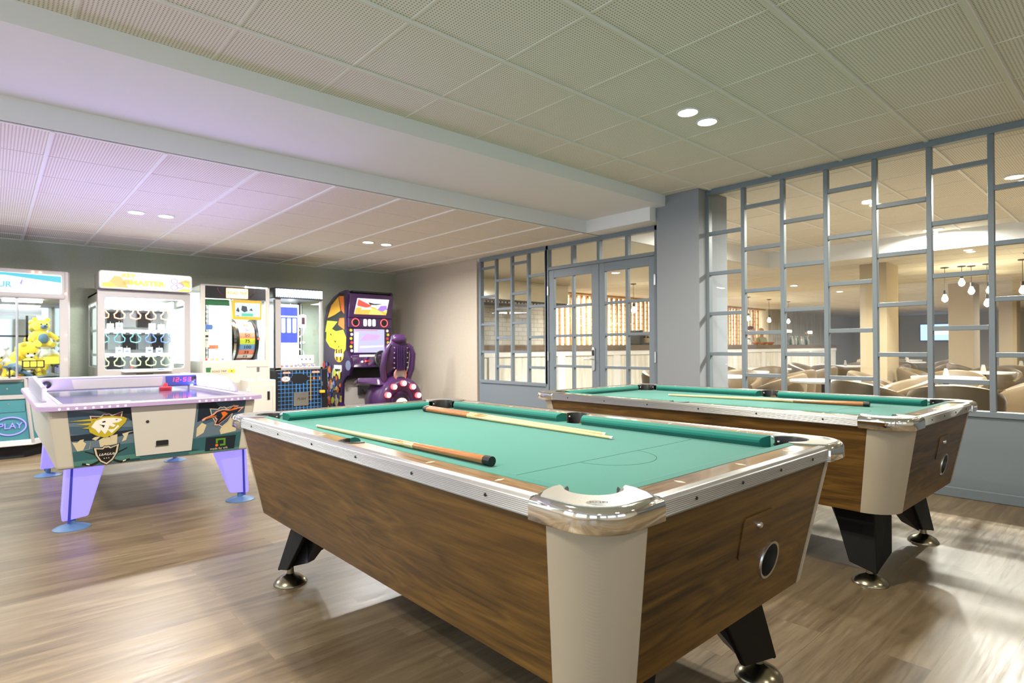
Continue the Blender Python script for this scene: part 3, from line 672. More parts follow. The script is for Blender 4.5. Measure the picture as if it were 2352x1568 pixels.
    # legs: translucent wedge with a dark spine, on a round foot
    for sx in (-1, 1):
        for sy in (-1, 1):
            m = MB(); X = lambda v: sx*v
            fo = .475 if sx < 0 else .54; g_ = fo-.505; X = lambda v: sx*(v+g_)
            m.hexa([(X(.560), sy*1.08, .050), (X(.42), sy*1.08, .065), (X(.42), sy*1.0, .12), (X(.560), sy*.98, .10), (X(.535), sy*1.10, .395), (X(.335), sy*1.10, .395), (X(.335), sy*.90, .395), (X(.535), sy*.90, .395)])
            lg = m.build('leg', 'leg_glow', t, bevel=.012, seg=3)
            MB().hexa([(X(.530), sy*1.088, .04), (X(.515), sy*1.088, .04), (X(.515), sy*1.07, .04), (X(.530), sy*1.07, .04), (X(.515), sy*1.106, .392), (X(.502), sy*1.106, .392), (X(.502), sy*1.09, .392), (X(.515), sy*1.09, .392)]).build('leg_spine', 'leg_strip', lg)
            MB().lathe([(.100, 0), (.100, .004), (.070, .018), (.02, .028), (.02, .06)], (X(.505), sy*1.045, 0), 32).build('foot', 'foot_blue', lg, smooth=True)
    return t
hockey()
t = thing('mallet', 'red air hockey mallet resting by the score display', 'mallet', (1.16, 5.95, .7685), 0)
MB().lathe([(.048, 0), (.050, .004), (.050, .028), (.046, .032), (.018, .034), (.017, .058), (.012, .064)], n=28).build('body', 'red_plastic', t, smooth=True)
# ---------------------------------------------------------------- arcade machines along the back wall
mat('teal_panel', c_('3f7a80'), .35); mat('teal_dark', c_('2f5f63'), .4); mat('machine_white', (.62, .61, .60), .4); mat('machine_grey', (.37, .345, .32), .45)
mat('machine_cream', (.54, .505, .44), .42); mat('machine_black', (.012, .012, .014), .35); mat('purple_plastic', (.050, .017, .072), .25, coat=.3); mat('purple_deep', (.03, .010, .05), .25, coat=.4); mat('violet_side', (.07, .03, .25), .3)
mat('interior_white', (.85, .87, .88), .5); mat('interior_steel', (.5, .52, .54), .35); mat('mirror', (.8, .82, .84), .05, 1)
mat('grid_blue', c_('3f86c8'), .4); mat('bezel_yellow', c_('e8b030'), .4); mat('plush_yellow', c_('ecd440'), .95, sheen=.4); mat('plush_blue', c_('5a7890'), .95, sheen=.4); mat('plush_white', (.8, .8, .78), .95); mat('plush_red', c_('d04848'), .95)
glow('soft_white', (.90, 1, .96), 1.1); glow('tube_white', (.93, 1, .98), 9); glow('marquee_white', (.82, .95, 1), 1.25); glow('marquee_teal', (.06, .45, .55), .9); glow('marquee_pale', (.62, .85, .70), 1.0); glow('marquee_warm', (1, .95, .74), 1.05); glow('marquee_yellow', (.95, .75, .05), 1.2); glow('marquee_orange', (.9, .45, .12), .9)
glow('marquee_violet', (.35, .25, .85), 1.0); glow('neon_violet', (.30, .24, 1), 1.2); glow('led_orange', (1, .35, .12), 12); glow('lamp_red', (1, .06, .06), 3.0); glow('lamp_pale', (1, .80, .70), 6); glow('lamp_amber', (1, .80, .40), 3)
def shape(name, mt, polys, y, par, th_=.002, ax='y'):
    res = None
    for p in polys: b_ = MB().prism(p, y-th_, y+.0005, ax).build(name, mt, par); res = res or b_
    return res
def R4(x0_, x1_, z0_, z1_): return [(x0_, z0_), (x1_, z0_), (x1_, z1_), (x0_, z1_)]
def ilamp(par, loc, sx, sy, watts, col=(.93, 1, .98), rot=(0, 0, 0)):
    l = bpy.data.lights.new('strip_light', 'AREA'); l.shape = 'RECTANGLE'; l.size = sx; l.size_y = sy; l.energy = watts; l.color = col
    o = bpy.data.objects.new('strip_light', l); COL.objects.link(o); o.parent = par; o.location = loc; o.rotation_euler = rot; return o

# crane machine full of plush toys (left edge of the picture)
OX, OY = 0.0, 8.0
t = thing('crane_machine', 'teal crane prize machine full of yellow plush toys, at the wall', 'arcade machine', (OX, OY, 0))
oct_ = lambda o, yb=.97: [(-.62-o, .0-o), (.26+o, .0-o), (.60+o, .40-o*.5), (.60+o, yb), (-.62-o, yb)]
MB().prism([(-.60, .03), (.25, .03), (.58, .42), (.58, .95), (-.60, .95)], 0, .14).build('plinth', 'black_matt', t)
MB().prism([(-.66, -.04), (.33, -.04), (.66, .40), (.66, .97), (-.66, .97)], .135, .195).build('skirt', 'machine_white', t, bevel=.006)
m = MB(); lo = [(-.65, -.02), (.315, -.02), (.64, .40), (.64, .97), (-.65, .97)]; hi = oct_(0)
m.ring([[(x, y, .195) for x, y in lo], [(x, y, .83) for x, y in hi]]); cb = m.build('cabinet', 'teal_panel', t)
shape('top_band', 'machine_grey', [R4(-.62, .262, .805, .835)], -.002, cb, .008); shape('middle_band', 'machine_grey', [R4(-.62, .275, .625, .668)], -.008, cb, .010)
shape('door', 'teal_dark', [R4(-.58, .245, .675, .80)], -.004, cb, .004); shape('door', 'teal_panel', [R4(-.60, .262, .49, .61)], -.012, cb, .004)
shape('lock', 'steel', [circ(.12, .735, .008, 12), ], -.007, cb, .004); shape('lock', 'steel', [circ(.13, .575, .008, 12)], -.014, cb, .004)
m = MB(); m.tube([(.265, -.006, .83), (.282, -.016, .60), (.325, -.028, .16)], .017, 8); m.build('corner_post', 'machine_grey', cb, smooth=True)
rg = MB(); rg.tube([(.145+.125*cos(R(q)), -.024, .345+.092*sin(R(q))) for q in range(0, 360, 12)], .006, 8, True); rg.build('neon_ring', 'neon_violet', cb, smooth=True)
text('PLAY', .085, 'neon_violet', cb, frontM(.145, -.022, .345), 'neon_lettering', .004)
m = MB().prism([(-.64, -.05), (.22, -.05), (.27, .0), (-.64, .0)], .828, .846); m.build('control_shelf', 'machine_grey', t)
j = MB().cyl((.138, -.03, .846), (.138, -.03, .93), .007).build('joystick', 'black_plastic', t); MB().sph((.138, -.03, .945), .018).build('joystick_knob', 'black_plastic', j, smooth=True)
MB().lathe([(.014, .846), (.014, .856), (.010, .860)], (.215, -.02, 0), 14).build('button', 'lamp_red', t); MB().lathe([(.014, .846), (.014, .856), (.010, .860)], (.06, -.02, 0), 14).build('button', 'led_orange', t)
MB().prism(oct_(-.03), .838, .85).build('bay_floor', 'interior_steel', t)
def wallq(name, p, q, z0_, z1_, mt, th_=.008, par=t):
    d = Vector((q[0]-p[0], q[1]-p[1])).normalized(); n_ = Vector((-d.y, d.x))*th_
    return MB().prism([(p[0], p[1]), (q[0], q[1]), (q[0]+n_.x, q[1]+n_.y), (p[0]+n_.x, p[1]+n_.y)], z0_, z1_).build(name, mt, par)
wallq('pane', (-.60, .10), (.20, .10), .85, 1.69, 'glass'); wallq('pane', (.20, .10), (.58, .28), .85, 1.69, 'glass'); wallq('pane', (.60, .30), (.60, .95), .85, 1.69, 'glass')
wallq('back_mirror', (-.60, .94), (.60, .94), .85, 1.69, 'mirror')
MB().cyl((.20, .10, .85), (.20, .10, 1.70), .012).build('glass_post', 'aluminium', t)
MB().prism([(.555, .08), (.635, .08), (.655, .16), (.64, .30), (.575, .30)], .83, 2.0).build('corner_pillar', 'machine_grey', t, bevel=.01)
for z, g_ in ((1.89, 1), (1.20, 1), (.93, 1)): MB().sph((.612, .078, z*0+{1.89: 1.757, 1.20: 1.30, .93: 1.03}[z]), .010, 8, 6).build('marker_light', 'led_orange', t)
mq = MB().prism([(-.66, .06), (.60, .06), (.66, .20), (.66, .97), (-.66, .97)], 1.69, 2.0).build('marquee', 'machine_grey', t, bevel=.02)
shape('marquee_panel', 'marquee_white', [rrect(-.62, .575, 1.745, 1.955, .02)], .058, mq)
shape('marquee_sky', 'marquee_teal', [[(-.62, 1.94), (-.62, 1.90), (.1, 1.925), (.57, 1.87), (.57, 1.94), (.1, 1.953)]], .055, mq)
shape('marquee_print', 'marquee_violet', [[(.22, 1.84), (.235, 1.88), (.25, 1.90), (.245, 1.87), (.24, 1.83)], [(.3, 1.85), (.5, 1.83), (.5, 1.835), (.3, 1.856)]], .055, mq)
text('CE', .05, 'marquee_pale', mq, frontM(.10, .055, 1.90), 'marquee_lettering', .001); text('UR', .085, 'marquee_teal', mq, frontM(.10, .055, 1.825), 'marquee_lettering', .001, bold=.002)
for x in (.33, .39): MB().sph((x, .052, 1.972), .010, 8, 6).build('marker_light', 'led_orange', mq)
for x in (-.2, .27): MB().box(x-.19, x+.15, .20, .26, 1.655, 1.685).build('light_tube', 'tube_white', t, bevel=.01)
ilamp(t, (0, .45, 1.68), .9, .5, 9)
MB().box(-.6, .42, .40, .44, 1.52, 1.60).build('crane_rail', 'aluminium', t); MB().box(-.02, .03, .3, .95, 1.60, 1.64).build('crane_rail', 'aluminium', t)
for x in (-.12, .30): MB().box(x, x+.022, .915, .935, .85, 1.60).build('back_post', 'machine_black', t)
MB().box(-.58, .55, .915, .93, 1.29, 1.31).build('back_post', 'machine_black', t)
shape('instruction_sign', 'sticker_yellow', [R4(.42, .57, .985, 1.06)], .10, t, .003); sg_ = shape('digit_sign', 'machine_black', [R4(.24, .43, .945, 1.025)], .10, t, .004)
for k in range(3): shape('digit_tile', 'sticker_yellow', [rrect(.252+.058*k, .302+.058*k, .955, 1.015, .006)], .094, sg_, .003)
def plush(name, label, x, y, z, s, rx, rz, m1, m2):
    o = thing(name, label, 'soft toy', (x, y, z), rz, 'plush toys in the crane machine')
    b = MB(); b.T = Matrix.Rotation(rx, 4, 'X') @ Matrix.Diagonal((s, s, s, 1))
    b.sph((0, 0, .10), .10, 14, 10, (.95, .85, 1.15)); b.sph((0, 0, .27), .088, 14, 10, (1.1, .95, .95))
    for q in (-1, 1):
        b.sph((q*.07, 0, .35), .032, 10, 8, (1, .6, 1)); b.tube([(q*.07, -.02, .17), (q*.13, -.06, .12), (q*.15, -.09, .08)], [.035, .033, .028], 10); b.tube([(q*.05, -.02, .05), (q*.08, -.10, .015), (q*.085, -.15, .02)], [.042, .04, .034], 10)
    bo = b.build('body', m1, o, smooth=True)
    b = MB(); b.T = Matrix.Rotation(rx, 4, 'X') @ Matrix.Diagonal((s, s, s, 1)); b.sph((0, -.085, .255), .035, 10, 8, (1.2, .8, .9)); b.sph((0, -.06, .10), .07, 10, 8, (.9, .6, 1)); b.build('muzzle_and_belly', m2, bo, smooth=True)
    b = MB(); b.T = Matrix.Rotation(rx, 4, 'X') @ Matrix.Diagonal((s, s, s, 1)); b.sph((-.032, -.082, .29), .010, 8, 6); b.sph((.032, -.082, .29), .010, 8, 6); b.sph((0, -.115, .265), .012, 8, 6); b.build('eyes_and_nose', 'black_plastic', bo, smooth=True)
    return o
plush('plush_toy', 'yellow and blue plush toy hanging upright behind the crane glass', .42, 8.48, 1.18, .85, 0, .3, 'plush_yellow', 'plush_blue')
for k, (x, y, z, s, rx, rz, a_, b_, lb) in enumerate([
    (.10, 8.38, .93, .85, 1.35, 1.2, 'plush_yellow', 'plush_white', 'yellow plush toy lying face up nearest the crane joystick'),
    (.34, 8.50, .95, .8, 1.2, 1.7, 'plush_yellow', 'plush_blue', 'yellow plush toy with blue belly lying beside the digit sign'),
    (.47, 8.55, .93, .85, 1.1, -1.4, 'plush_yellow', 'plush_white', 'yellow plush toy lying by the right pillar of the crane machine'),
    (.22, 8.60, .98, 1.0, .9, .4, 'plush_yellow', 'plush_white', 'yellow plush toy on top of the heap, arms spread'),
    (.02, 8.50, .94, 1.0, .9, .1, 'plush_white', 'plush_yellow', 'white plush toy on the left of the heap'),
    (-.10, 8.32, .93, .7, 1.2, 2.2, 'plush_red', 'plush_white', 'red plush toy low on the left of the heap'),
    (.28, 8.42, .89, .7, 1.3, -.6, 'plush_blue', 'plush_yellow', 'blue plush toy in front at the glass, below the digit sign'),
    (.47, 8.75, 1.0, .8, .2, 0, 'plush_white', 'plush_white', 'small white plush rabbit shape at the back right of the bay')]):
    plush('plush_toy', lb, x, y, z, s, rx, rz, a_, b_)

# key prize machine
t = thing('key_prize_machine', 'white key prize machine with a bright window and yellow lit sign', 'arcade machine', (.90, 8.10, 0))
Wd = .955
MB().box(0, Wd, .02, .88, 0, .12).build('plinth', 'black_matt', t)
fr_ = MB(); fr_.prism(R4(0, Wd, .12, 1.83), 0, .03, 'y', [rrect(.07, Wd-.07, .905, 1.745, .03)[::-1]]); fr_.build('front', 'machine_grey', t, bevel=.006)
for x0_, x1_ in ((0, .02), (Wd-.02, Wd)):
    m = MB(); m.prism(R4(.03, .88, .12, 1.80), x0_, x1_, 'x', [rrect(.08, .82, .93, 1.70, .03)[::-1]]); m.build('side', 'machine_grey', t)
    MB().box((x0_+x1_)/2-.003, (x0_+x1_)/2+.003, .08, .82, .93, 1.70).build('side_pane', 'glass', t)
MB().box(0, Wd, .03, .88, 1.78, 1.80).build('roof', 'machine_grey', t); MB().box(.02, Wd-.02, .03, .88, .86, .88).build('bay_floor', 'interior_white', t)
MB().box(.02, Wd-.02, .86, .88, .12, 1.78).build('back', 'interior_white', t); MB().box(.07, Wd-.07, .012, .018, .905, 1.745).build('pane', 'glass', t)
MB().box(.06, Wd-.06, .06, .10, 1.745, 1.77).build('light_tube', 'tube_white', t, bevel=.008); ilamp(t, (Wd/2, .30, 1.77), .8, .45, 42)
for x in (.045, Wd-.045): MB().box(x-.006, x+.006, .12, .78, .95, 1.66).build('added_glow_panel', 'soft_white', t)  # added glowing panels, standing in for light bounced inside the bay
MB().box(Wd-.14, Wd-.115, .35, .86, .88, 1.74).build('divider', 'interior_white', t)
rows = ((1.60, 'art_orange', 'prize_orange'), (1.30, 'art_teal', 'x'), (1.0, 'art_green', 'y'))
for c0, nm in (('e07850', 'key_orange'), ('4a7a80', 'key_teal'), ('4a62a0', 'key_blue'), ('a8b880', 'key_green')): mat(nm, c_(c0), .4)
for ri, z in enumerate((1.555, 1.265, .975)):
    MB().box(.03, Wd-.145, .40, .86, z+.085, z+.115).build('shelf', 'interior_white', t)
    for k in range(5):
        x = .10+.165*k; mt = ('key_orange', ('key_teal', 'key_blue')[k > 2], 'key_green')[ri]
        br = MB().box(x-.06, x+.06, .385, .405, z+.066, z+.082).build('key_bracket', 'machine_grey', t)
        r_ = MB(); r_.tube([(x+q[0], .385, z+q[1]) for q in [(-.018, .07), (-.03, .035), (-.055, .01), (-.05, -.03), (0, -.045), (.05, -.03), (.055, .01), (.03, .035), (.018, .07), (0, .078)]], .0075, 8, True); r_.build('key_ring', mt, br, smooth=True)
        MB().box(x-.07, x+.07, .80, .855, z-.13, z+.06).build('back_slot', 'machine_black' if (k+ri) % 2 else 'interior_steel', t)  # alternating black and steel blocks against the back panel
pb = [(.16, 1.42, 0), (.25, 1.43, 1), (.60, 1.43, 0), (.70, 1.42, 0), (.25, 1.13, 0), (.33, 1.12, 0), (.57, 1.13, 1), (.68, 1.12, 1)]
posn = ['below the orange rings, far left', 'below the orange rings, left of the dark gap', 'below the orange rings, right of the dark gap', 'below the orange rings, second from the divider', 'below the teal rings, tilted, leftmost', 'below the teal rings beside the tilted one', 'below the blue rings, left one with a dark label', 'below the blue rings, right one with a dark label']
for k, (x, z, d_) in enumerate(pb):
    o = thing('prize_box', 'white boxed prize hanging '+posn[k], 'box', (.90+x+.02, 8.10+.46, z-.07), 0, 'boxed prizes in the key machine')
    b_ = MB().box(-.035, .035, -.02, .02, 0, .105).build('carton', 'white', o, bevel=.002); shape('label_print', 'key_blue' if d_ else 'art_grey', [R4(-.018, .018, .055, .075)], -.0205, b_, .001)
    MB().cyl((0, 0, .105), (0, 0, .13), .003, n=6).build('hanger', 'steel', o)
m = MB(); m.prism(rrect(.23, .74, -.10, .03, .03), .87, .888); tr_ = m.build('control_tray', 'white', t, bevel=.006)
q_ = MB().cyl((.325, -.04, .888), (.325, -.04, .925), .004).build('joystick', 'steel', tr_); MB().sph((.325, -.04, .93), .014, 10, 8).build('joystick_knob', 'plush_red', q_, smooth=True)
MB().lathe([(.035, .888), (.032, .900), (.015, .904)], (.625, -.04, 0), 20).build('button', 'key_blue', tr_, smooth=True)
shape('ticket_slot', 'black_matt', [R4(.375, .55, .838, .848)], -.0005, t, .003); shape('prize_door', 'machine_white', [rrect(.15, .80, .25, .70, .03)], 0, t, .01)
sg_ = MB().prism(rrect(.005, Wd+.005, 1.835, 2.045, .03), -.07, .30, 'y').build('sign_box', 'machine_grey', t, bevel=.005)
Wx = lambda u: .01+u*.94
shape('sign_panel', 'marquee_warm', [rrect(.015, Wd-.005, 1.845, 2.037, .028)], -.071, sg_)
def sp(nm, mt, q, d=.0735): return shape(nm, mt, [[(Wx(a_), 1.845+b_*.19) for a_, b_ in p] for p in q], -d, sg_)
sp('sign_print', 'marquee_orange', [[(.09, .30), (.15, .75), (.22, .72), (.30, .05), (.16, .05)], [(.24, .25), (.33, .25), (.35, .55), (.25, .55)], [(.84, .55), (.93, .75), (.98, .70), (.98, .25), (.9, .35)]])
sp('sign_print', 'marquee_yellow', [[(.02, .08), (.03, .30), (.11, .36), (.18, .06), (.10, .02)], [(.82, .02), (.90, .16), (.985, .14), (.98, .02)], [(.90, .60), (.92, .38), (.985, .28), (.96, .52)]], .075)
sg2 = MB()
for a_, b_ in ((.80, .62), (.865, .36), (.80, .22)): sg2.tube([(Wx(a_)+.035*cos(R(q)), -.076, 1.845+b_*.19+.03*sin(R(q))) for q in range(0, 360, 20)], .005, 6, True)
sg2.build('sign_key_outline', 'marquee_violet', sg_)
text('KEY', .055, 'marquee_yellow', sg_, frontM(Wx(.30), -.076, 1.995), 'sign_lettering', .001, sx=1.4, bold=.0035); text('MASTER', .075, 'marquee_yellow', sg_, frontM(Wx(.50), -.077, 1.915), 'sign_lettering', .001, sx=1.3, bold=.004)

# wheel prize machine
t = thing('wheel_prize_machine', 'cream prize machine with a numbered drum and a plate-shaped lit sign', 'arcade machine', (1.97, 8.10, 0))
Wd = .855
MB().box(.02, Wd, .0, .85, 0, .98).build('base', 'machine_cream', t, bevel=.006)
MB().box(.48, Wd-.03, -.30, .0, .0, .73).build('prize_bin', 'machine_cream', t, bevel=.006); shape('bin_door', 'machine_cream', [rrect(.51, .78, .12, .66, .01)], -.30, t, .006)
shape('bin_lock', 'black_plastic', [R4(.715, .745, .47, .58)], -.306, t, .006); shape('bin_label', 'lamp_amber', [R4(.46, .50, .60, .63)], -.301, t, .003)
m = MB().box(.60, .67, -.24, -.17, .73, .83); hp = m.build('handle_post', 'machine_cream', t, bevel=.004); MB().box(.615, .645, -.22, -.19, .83, .90).build('handle_stem', 'steel', hp); MB().box(.49, .76, -.215, -.195, .895, .912).build('push_bar', 'machine_grey', hp, bevel=.004)
for x0_, x1_ in ((.0, .055), (Wd-.055, Wd)): MB().box(x0_, x1_, 0, .05, .98, 1.95).build('pillar', 'machine_cream', t, bevel=.006); MB().box(x0_, x1_, .80, .85, .98, 1.95).build('pillar', 'machine_cream', t, bevel=.006)
MB().box(0, Wd, 0, .85, 1.945, 1.965).build('roof', 'machine_grey', t, bevel=.004)
MB().box(.55, .82, -.006, .0, 1.950, 1.962).build('light_tube', 'tube_white', t); MB().sph((.545, -.006, 1.956), .012, 8, 6).build('marker_light', 'tube_white', t)
MB().box(.055, Wd-.055, .84, .85, .98, 1.95).build('back', 'interior_white', t); MB().box(.0, .006, .05, .80, .98, 1.94).build('side_pane', 'glass', t); MB().box(Wd-.006, Wd, .05, .80, .98, 1.94).build('side_pane', 'glass', t)
MB().box(.055, Wd-.055, .012, .018, .98, 1.79).build('pane', 'glass', t); MB().box(.055, Wd-.055, .02, .84, .975, .985).build('bay_floor', 'interior_white', t)
hd = MB().box(.055, Wd-.055, .0, .06, 1.79, 1.945).build('header', 'machine_black', t)
m = MB(); m.tube([(.36+.16*cos(R(q)), -.001, 1.93+.13*sin(R(q))) for q in range(180, 300, 10)], .008, 6); m.tube([(.50+.16*cos(R(q)), -.001, 1.93+.13*sin(R(q))) for q in range(250, 361, 10)], .008, 6); m.build('header_swirl', 'art_maroon', hd)
pl_ = shape('licence_plate_sign', 'bezel_yellow', [rrect(.296, .573, 1.795, 1.932, .01)], -.004, hd, .006); shape('plate_face', 'marquee_warm', [rrect(.302, .566, 1.80, 1.927, .01)], -.0105, pl_)
text('ROAD TRIP', .052, 'bezel_yellow', pl_, frontM(.434, -.013, 1.866), 'sign_lettering', .001, sx=.92, bold=.0015)
for x in (.345, .525):
    for z in (1.808, 1.92): MB().sph((x, -.012, z), .005, 8, 6).build('plate_bolt', 'machine_black', pl_)
ilamp(t, (.24, .35, 1.93), .3, .6, 22); ilamp(t, (.6, .12, 1.77), .35, .1, 5)
MB().box(.06, .36, .06, .075, 1.70, 1.78).build('green_header', 'sticker_green', t)
MB().box(.13, .165, .30, .33, .98, 1.74).build('lift_rail', 'machine_black', t); MB().box(.06, .20, .24, .30, 1.395, 1.46).build('carriage', 'key_blue', t)
MB().box(.19, .33, .60, .62, 1.0, 1.45).build('backdrop', 'interior_steel', t)
o_ = MB().box(.065, .125, .10, .11, 1.16, 1.36).build('notice_card', 'art_white', t); shape('card_print', 'machine_black', [R4(.075, .115, 1.29, 1.315), R4(.075, .11, 1.25, 1.258)], .0995, o_, .001)
MB().box(.22, .30, .25, .40, 1.42, 1.45).build('chute_lip', 'white', t); m = MB(); m.tube([(.147, .298, 1.0+.03*k) for k in range(25)], [.012 if k % 2 else .005 for k in range(25)], 8); m.build('rack_chain', 'chrome', t, smooth=True)
for k in range(3): MB().box(.15+.06*k, .20+.06*k, .42, .46, 1.14, 1.19).build('red_marker', 'key_orange', t)
MB().box(.37, .385, .05, .80, .98, 1.79).build('divider', 'interior_white', t)
sc_ = MB().prism(rrect(.385, .755, 1.525, 1.785, .02), .015, .05, 'y').build('display', 'bezel_yellow', t, bevel=.004)
glow('screen_pale', (.55, .68, .78), 1.0); glow('screen_green', (.08, .50, .32), .9); glow('screen_dark', (.04, .06, .10), .4)
shape('screen', 'screen_pale', [R4(.415, .73, 1.565, 1.745)], .014, sc_)
shape('screen_print', 'screen_dark', [[(.425, 1.64), (.45, 1.69), (.47, 1.64), (.46, 1.62)], [(.49, 1.65), (.50, 1.71), (.56, 1.70), (.57, 1.64), (.53, 1.62)], [(.59, 1.65), (.62, 1.68), (.64, 1.64)], [(.42, 1.57), (.47, 1.57), (.46, 1.578), (.42, 1.575)]], .012, sc_)
shape('screen_print', 'screen_green', [R4(.495, .64, 1.57, 1.61)], .012, sc_)
# number drum: axis along x
wh = MB(); wh.lathe([(.275, .44), (.29, .44), (.29, .475), (.255, .475), (.255, .70), (.29, .70), (.29, .73), (.275, .73)], (0, .34, 1.25), 40, 'x'); wd = wh.build('number_drum', 'machine_black', t, auto=40)
cols = [('art_white', '35'), ('key_orange', '35'), ('lilac', '150'), ('key_orange', '50'), ('lime', '75'), ('steel_blue', '100'), ('key_orange', '35'), ('art_white', '35'), ('key_orange', '30')]
mat('lilac', c_('a8b0e0'), .4); mat('lime', c_('c0c838'), .4); mat('steel_blue', c_('6a90b8'), .4); mat('number_black', (.01, .01, .01), .5)
for k, (mt, nu) in enumerate(cols):
    a0_, a1_ = 68-k*17.5+0, 68-(k+1)*17.5; am = (a0_+a1_)/2+8
    m = MB(); ls = []
    for q in range(5):
        a_ = R(a0_+8+(a1_-a0_)*q/4); ls.append([(x, .34-rr*cos(a_), 1.25+rr*sin(a_)) for x, rr in ((.49, .258), (.69, .258), (.69, .262), (.49, .262))])
    m.ring(ls); sgm = m.build('drum_segment', mt, wd)
    if -75 < am < 75:
        MX = Matrix.Translation((.59, .34-.2645*cos(R(am)), 1.25+.2645*sin(R(am)))) @ Matrix.Rotation(pi/2-R(am), 4, 'X')
        text(nu, .062, 'number_black', sgm, MX, 'number', .0008, sx=1.1)
m = MB(); m.lathe([(.30, .405), (.32, .405), (.32, .435), (.30, .435)], (0, .34, 1.25), 40, 'x'); m.build('drum_rim', 'chrome', wd, auto=40)
MB().add([(.735, .03, 1.30), (.69, .02, 1.27), (.735, .03, 1.245), (.735, .05, 1.27)], [(0, 1, 2), (0, 3, 1), (1, 3, 2), (0, 2, 3)]).build('pointer', 'key_orange', t)
shape('road_sign_sticker', 'sticker_green', [R4(.06, .12, .84, .90)], 0, t); st_ = shape('plate_sticker', 'art_bone', [[(.11, .80), (.32, .815), (.325, .885), (.115, .875)]], -.001, t); text('ROAD TRIP', .034, 'art_black', st_, frontM(.215, -.0035, .847), 'sticker_lettering', .0005)
for x in (.345, .385): shape('diamond_sticker', 'sticker_yellow', [[(x-.03, .85), (x, .82), (x+.03, .85), (x, .88)]], -.002, t)
for k in range(12): 
    o = thing('capsule', 'small %s prize capsule on the floor of the wheel machine' % ('red', 'violet', 'yellow', 'pink')[k % 4], 'toy', (1.97+.09+.022*k+random.uniform(-.004, .004), 8.10+.10+(k % 3)*.07, .9855), 0, 'prize capsules in the wheel machine')
    MB().sph((0, 0, .017), .017, 10, 8).build('shell', ('plush_red', 'marquee_violet', 'plush_yellow', 'art_pink')[k % 4], o, smooth=True)

# black and blue prize tower
t = thing('prize_tower_machine', 'black prize machine with blue grid front and blue-white lit window', 'arcade machine', (2.90, 8.10, 0))
Wd = .67
bx_ = MB().box(-.01, Wd+.065, -.03, .86, 0, .845).build('base', 'machine_black', t, bevel=.008)
gr = MB()
for k in range(12): gr.box(.06+.052*k, .066+.052*k+(.004 if 3 < k < 9 else 0), -.0335, -.029, .02, .83)
bx2 = gr.build('blue_grid', 'grid_blue', bx_)
gr = MB()
for k in range(15): gr.box(.02, .62, -.0332, -.029, .035+.054*k, .0385+.054*k+(.003 if k > 4 else 0))
gr.build('blue_grid', 'grid_blue', bx_)
shape('black_patch', 'machine_black', [[(.19, .70), (.22, .76), (.28, .79), (.34, .79), (.38, .77), (.42, .78), (.45, .70), (.40, .66), (.34, .64), (.25, .65)]], -.033, bx_, .0015)
pd = shape('push_door', 'steel', [R4(.235, .445, .335, .525)], -.034, bx_, .006); text('PUSH', .052, 'number_black', pd, frontM(.34, -.0415, .43), 'door_lettering', .0008, shear=.3)
el = shape('oval_badge', 'art_orange', [circ(.125, .715, .062, 24, .040)], -.034, bx_, .003); shape('oval_badge_face', 'art_white', [circ(.128, .717, .056, 24, .034)], -.0375, el, .0015); text('LAI', .045, 'number_black', el, frontM(.128, -.040, .717), 'badge_lettering', .0006)
for x0_, x1_ in ((.09, .19), (.50, .61)): shape('paper_label', 'art_pink', [R4(x0_, x1_, .79, .815)], -.034, bx_, .001)
shape('coin_slot', 'art_orange', [R4(.515, .54, .695, .73)], -.034, bx_, .003); shape('coin_slot', 'art_orange', [R4(.60, .62, .695, .73)], -.034, bx_, .003); shape('steel_strip', 'steel', [R4(.635, .655, .60, .66)], -.034, bx_, .003); shape('lock_bar', 'bezel_yellow', [R4(.475, .482, .40, .78)], -.034, bx_, .003)
MB().box(.60, .67, -.09, -.034, .50, .54).build('padlock', 'bezel_yellow', bx_, bevel=.008)
for (x0_, x1_, y0_, y1_) in ((.0, .075, 0, .04), (Wd-.03, Wd, 0, .04), (.0, .03, .82, .86), (Wd-.03, Wd, .82, .86)): MB().box(x0_, x1_, y0_, y1_, .845, 1.83).build('pillar', 'machine_grey' if y0_ == 0 else 'machine_black', t)
MB().box(-.012, .0, 0, .04, .845, 1.81).build('edge_trim', 'machine_black', t)
MB().box(.03, Wd-.03, .84, .86, .845, 1.83).build('back', 'interior_white', t); MB().box(.075, Wd-.03, .01, .016, .87, 1.80).build('pane', 'glass', t); MB().box(.0, .006, .04, .82, .87, 1.80).build('side_pane', 'glass', t); MB().box(Wd-.006, Wd, .04, .82, .87, 1.8).build('side_pane', 'glass', t)
MB().box(0, Wd, 0, .04, .845, .87).build('sill', 'machine_grey', t); MB().box(.02, Wd-.02, .02, .84, .86, .875).build('bay_floor', 'interior_white', t)
mq = MB(); mq.prism([(-.05, .10), (-.02, -.05), (Wd-.01, -.05), (Wd, .05), (Wd, .86), (-.05, .86)], 1.83, 1.975); mq = mq.build('marquee', 'machine_black', t, bevel=.01)
m = MB(); m.prism([(-.012, -.0535), (Wd-.02, -.0535), (Wd-.02, -.051), (-.012, -.051)], 1.845, 1.96); m.build('marquee_panel', 'marquee_white', mq)
glow('marquee_blue', (.04, .16, .70), 1.0)
random.seed(3)
shape('marquee_print', 'marquee_blue', [[(x, 1.845), (x+.012, 1.845), (x+.008+random.uniform(-.004, .01), 1.845+random.uniform(.02, .05))] for x in [.0+.03*k for k in range(21)]]+[[(x, 1.96), (x+.010, 1.96), (x+.006, 1.96-random.uniform(.01, .035))] for x in [.0+.045*k for k in range(14)]], -.054, mq, .001)
ilamp(t, (.34, .35, 1.81), .5, .5, 26, (.80, .88, 1))
glow('panel_blue', (.06, .10, .85), .9); glow('panel_white', (.78, .86, 1), 1.6)
pn = MB().box(.105, .365, .10, .12, .95, 1.76).build('light_panel', 'panel_white', t)
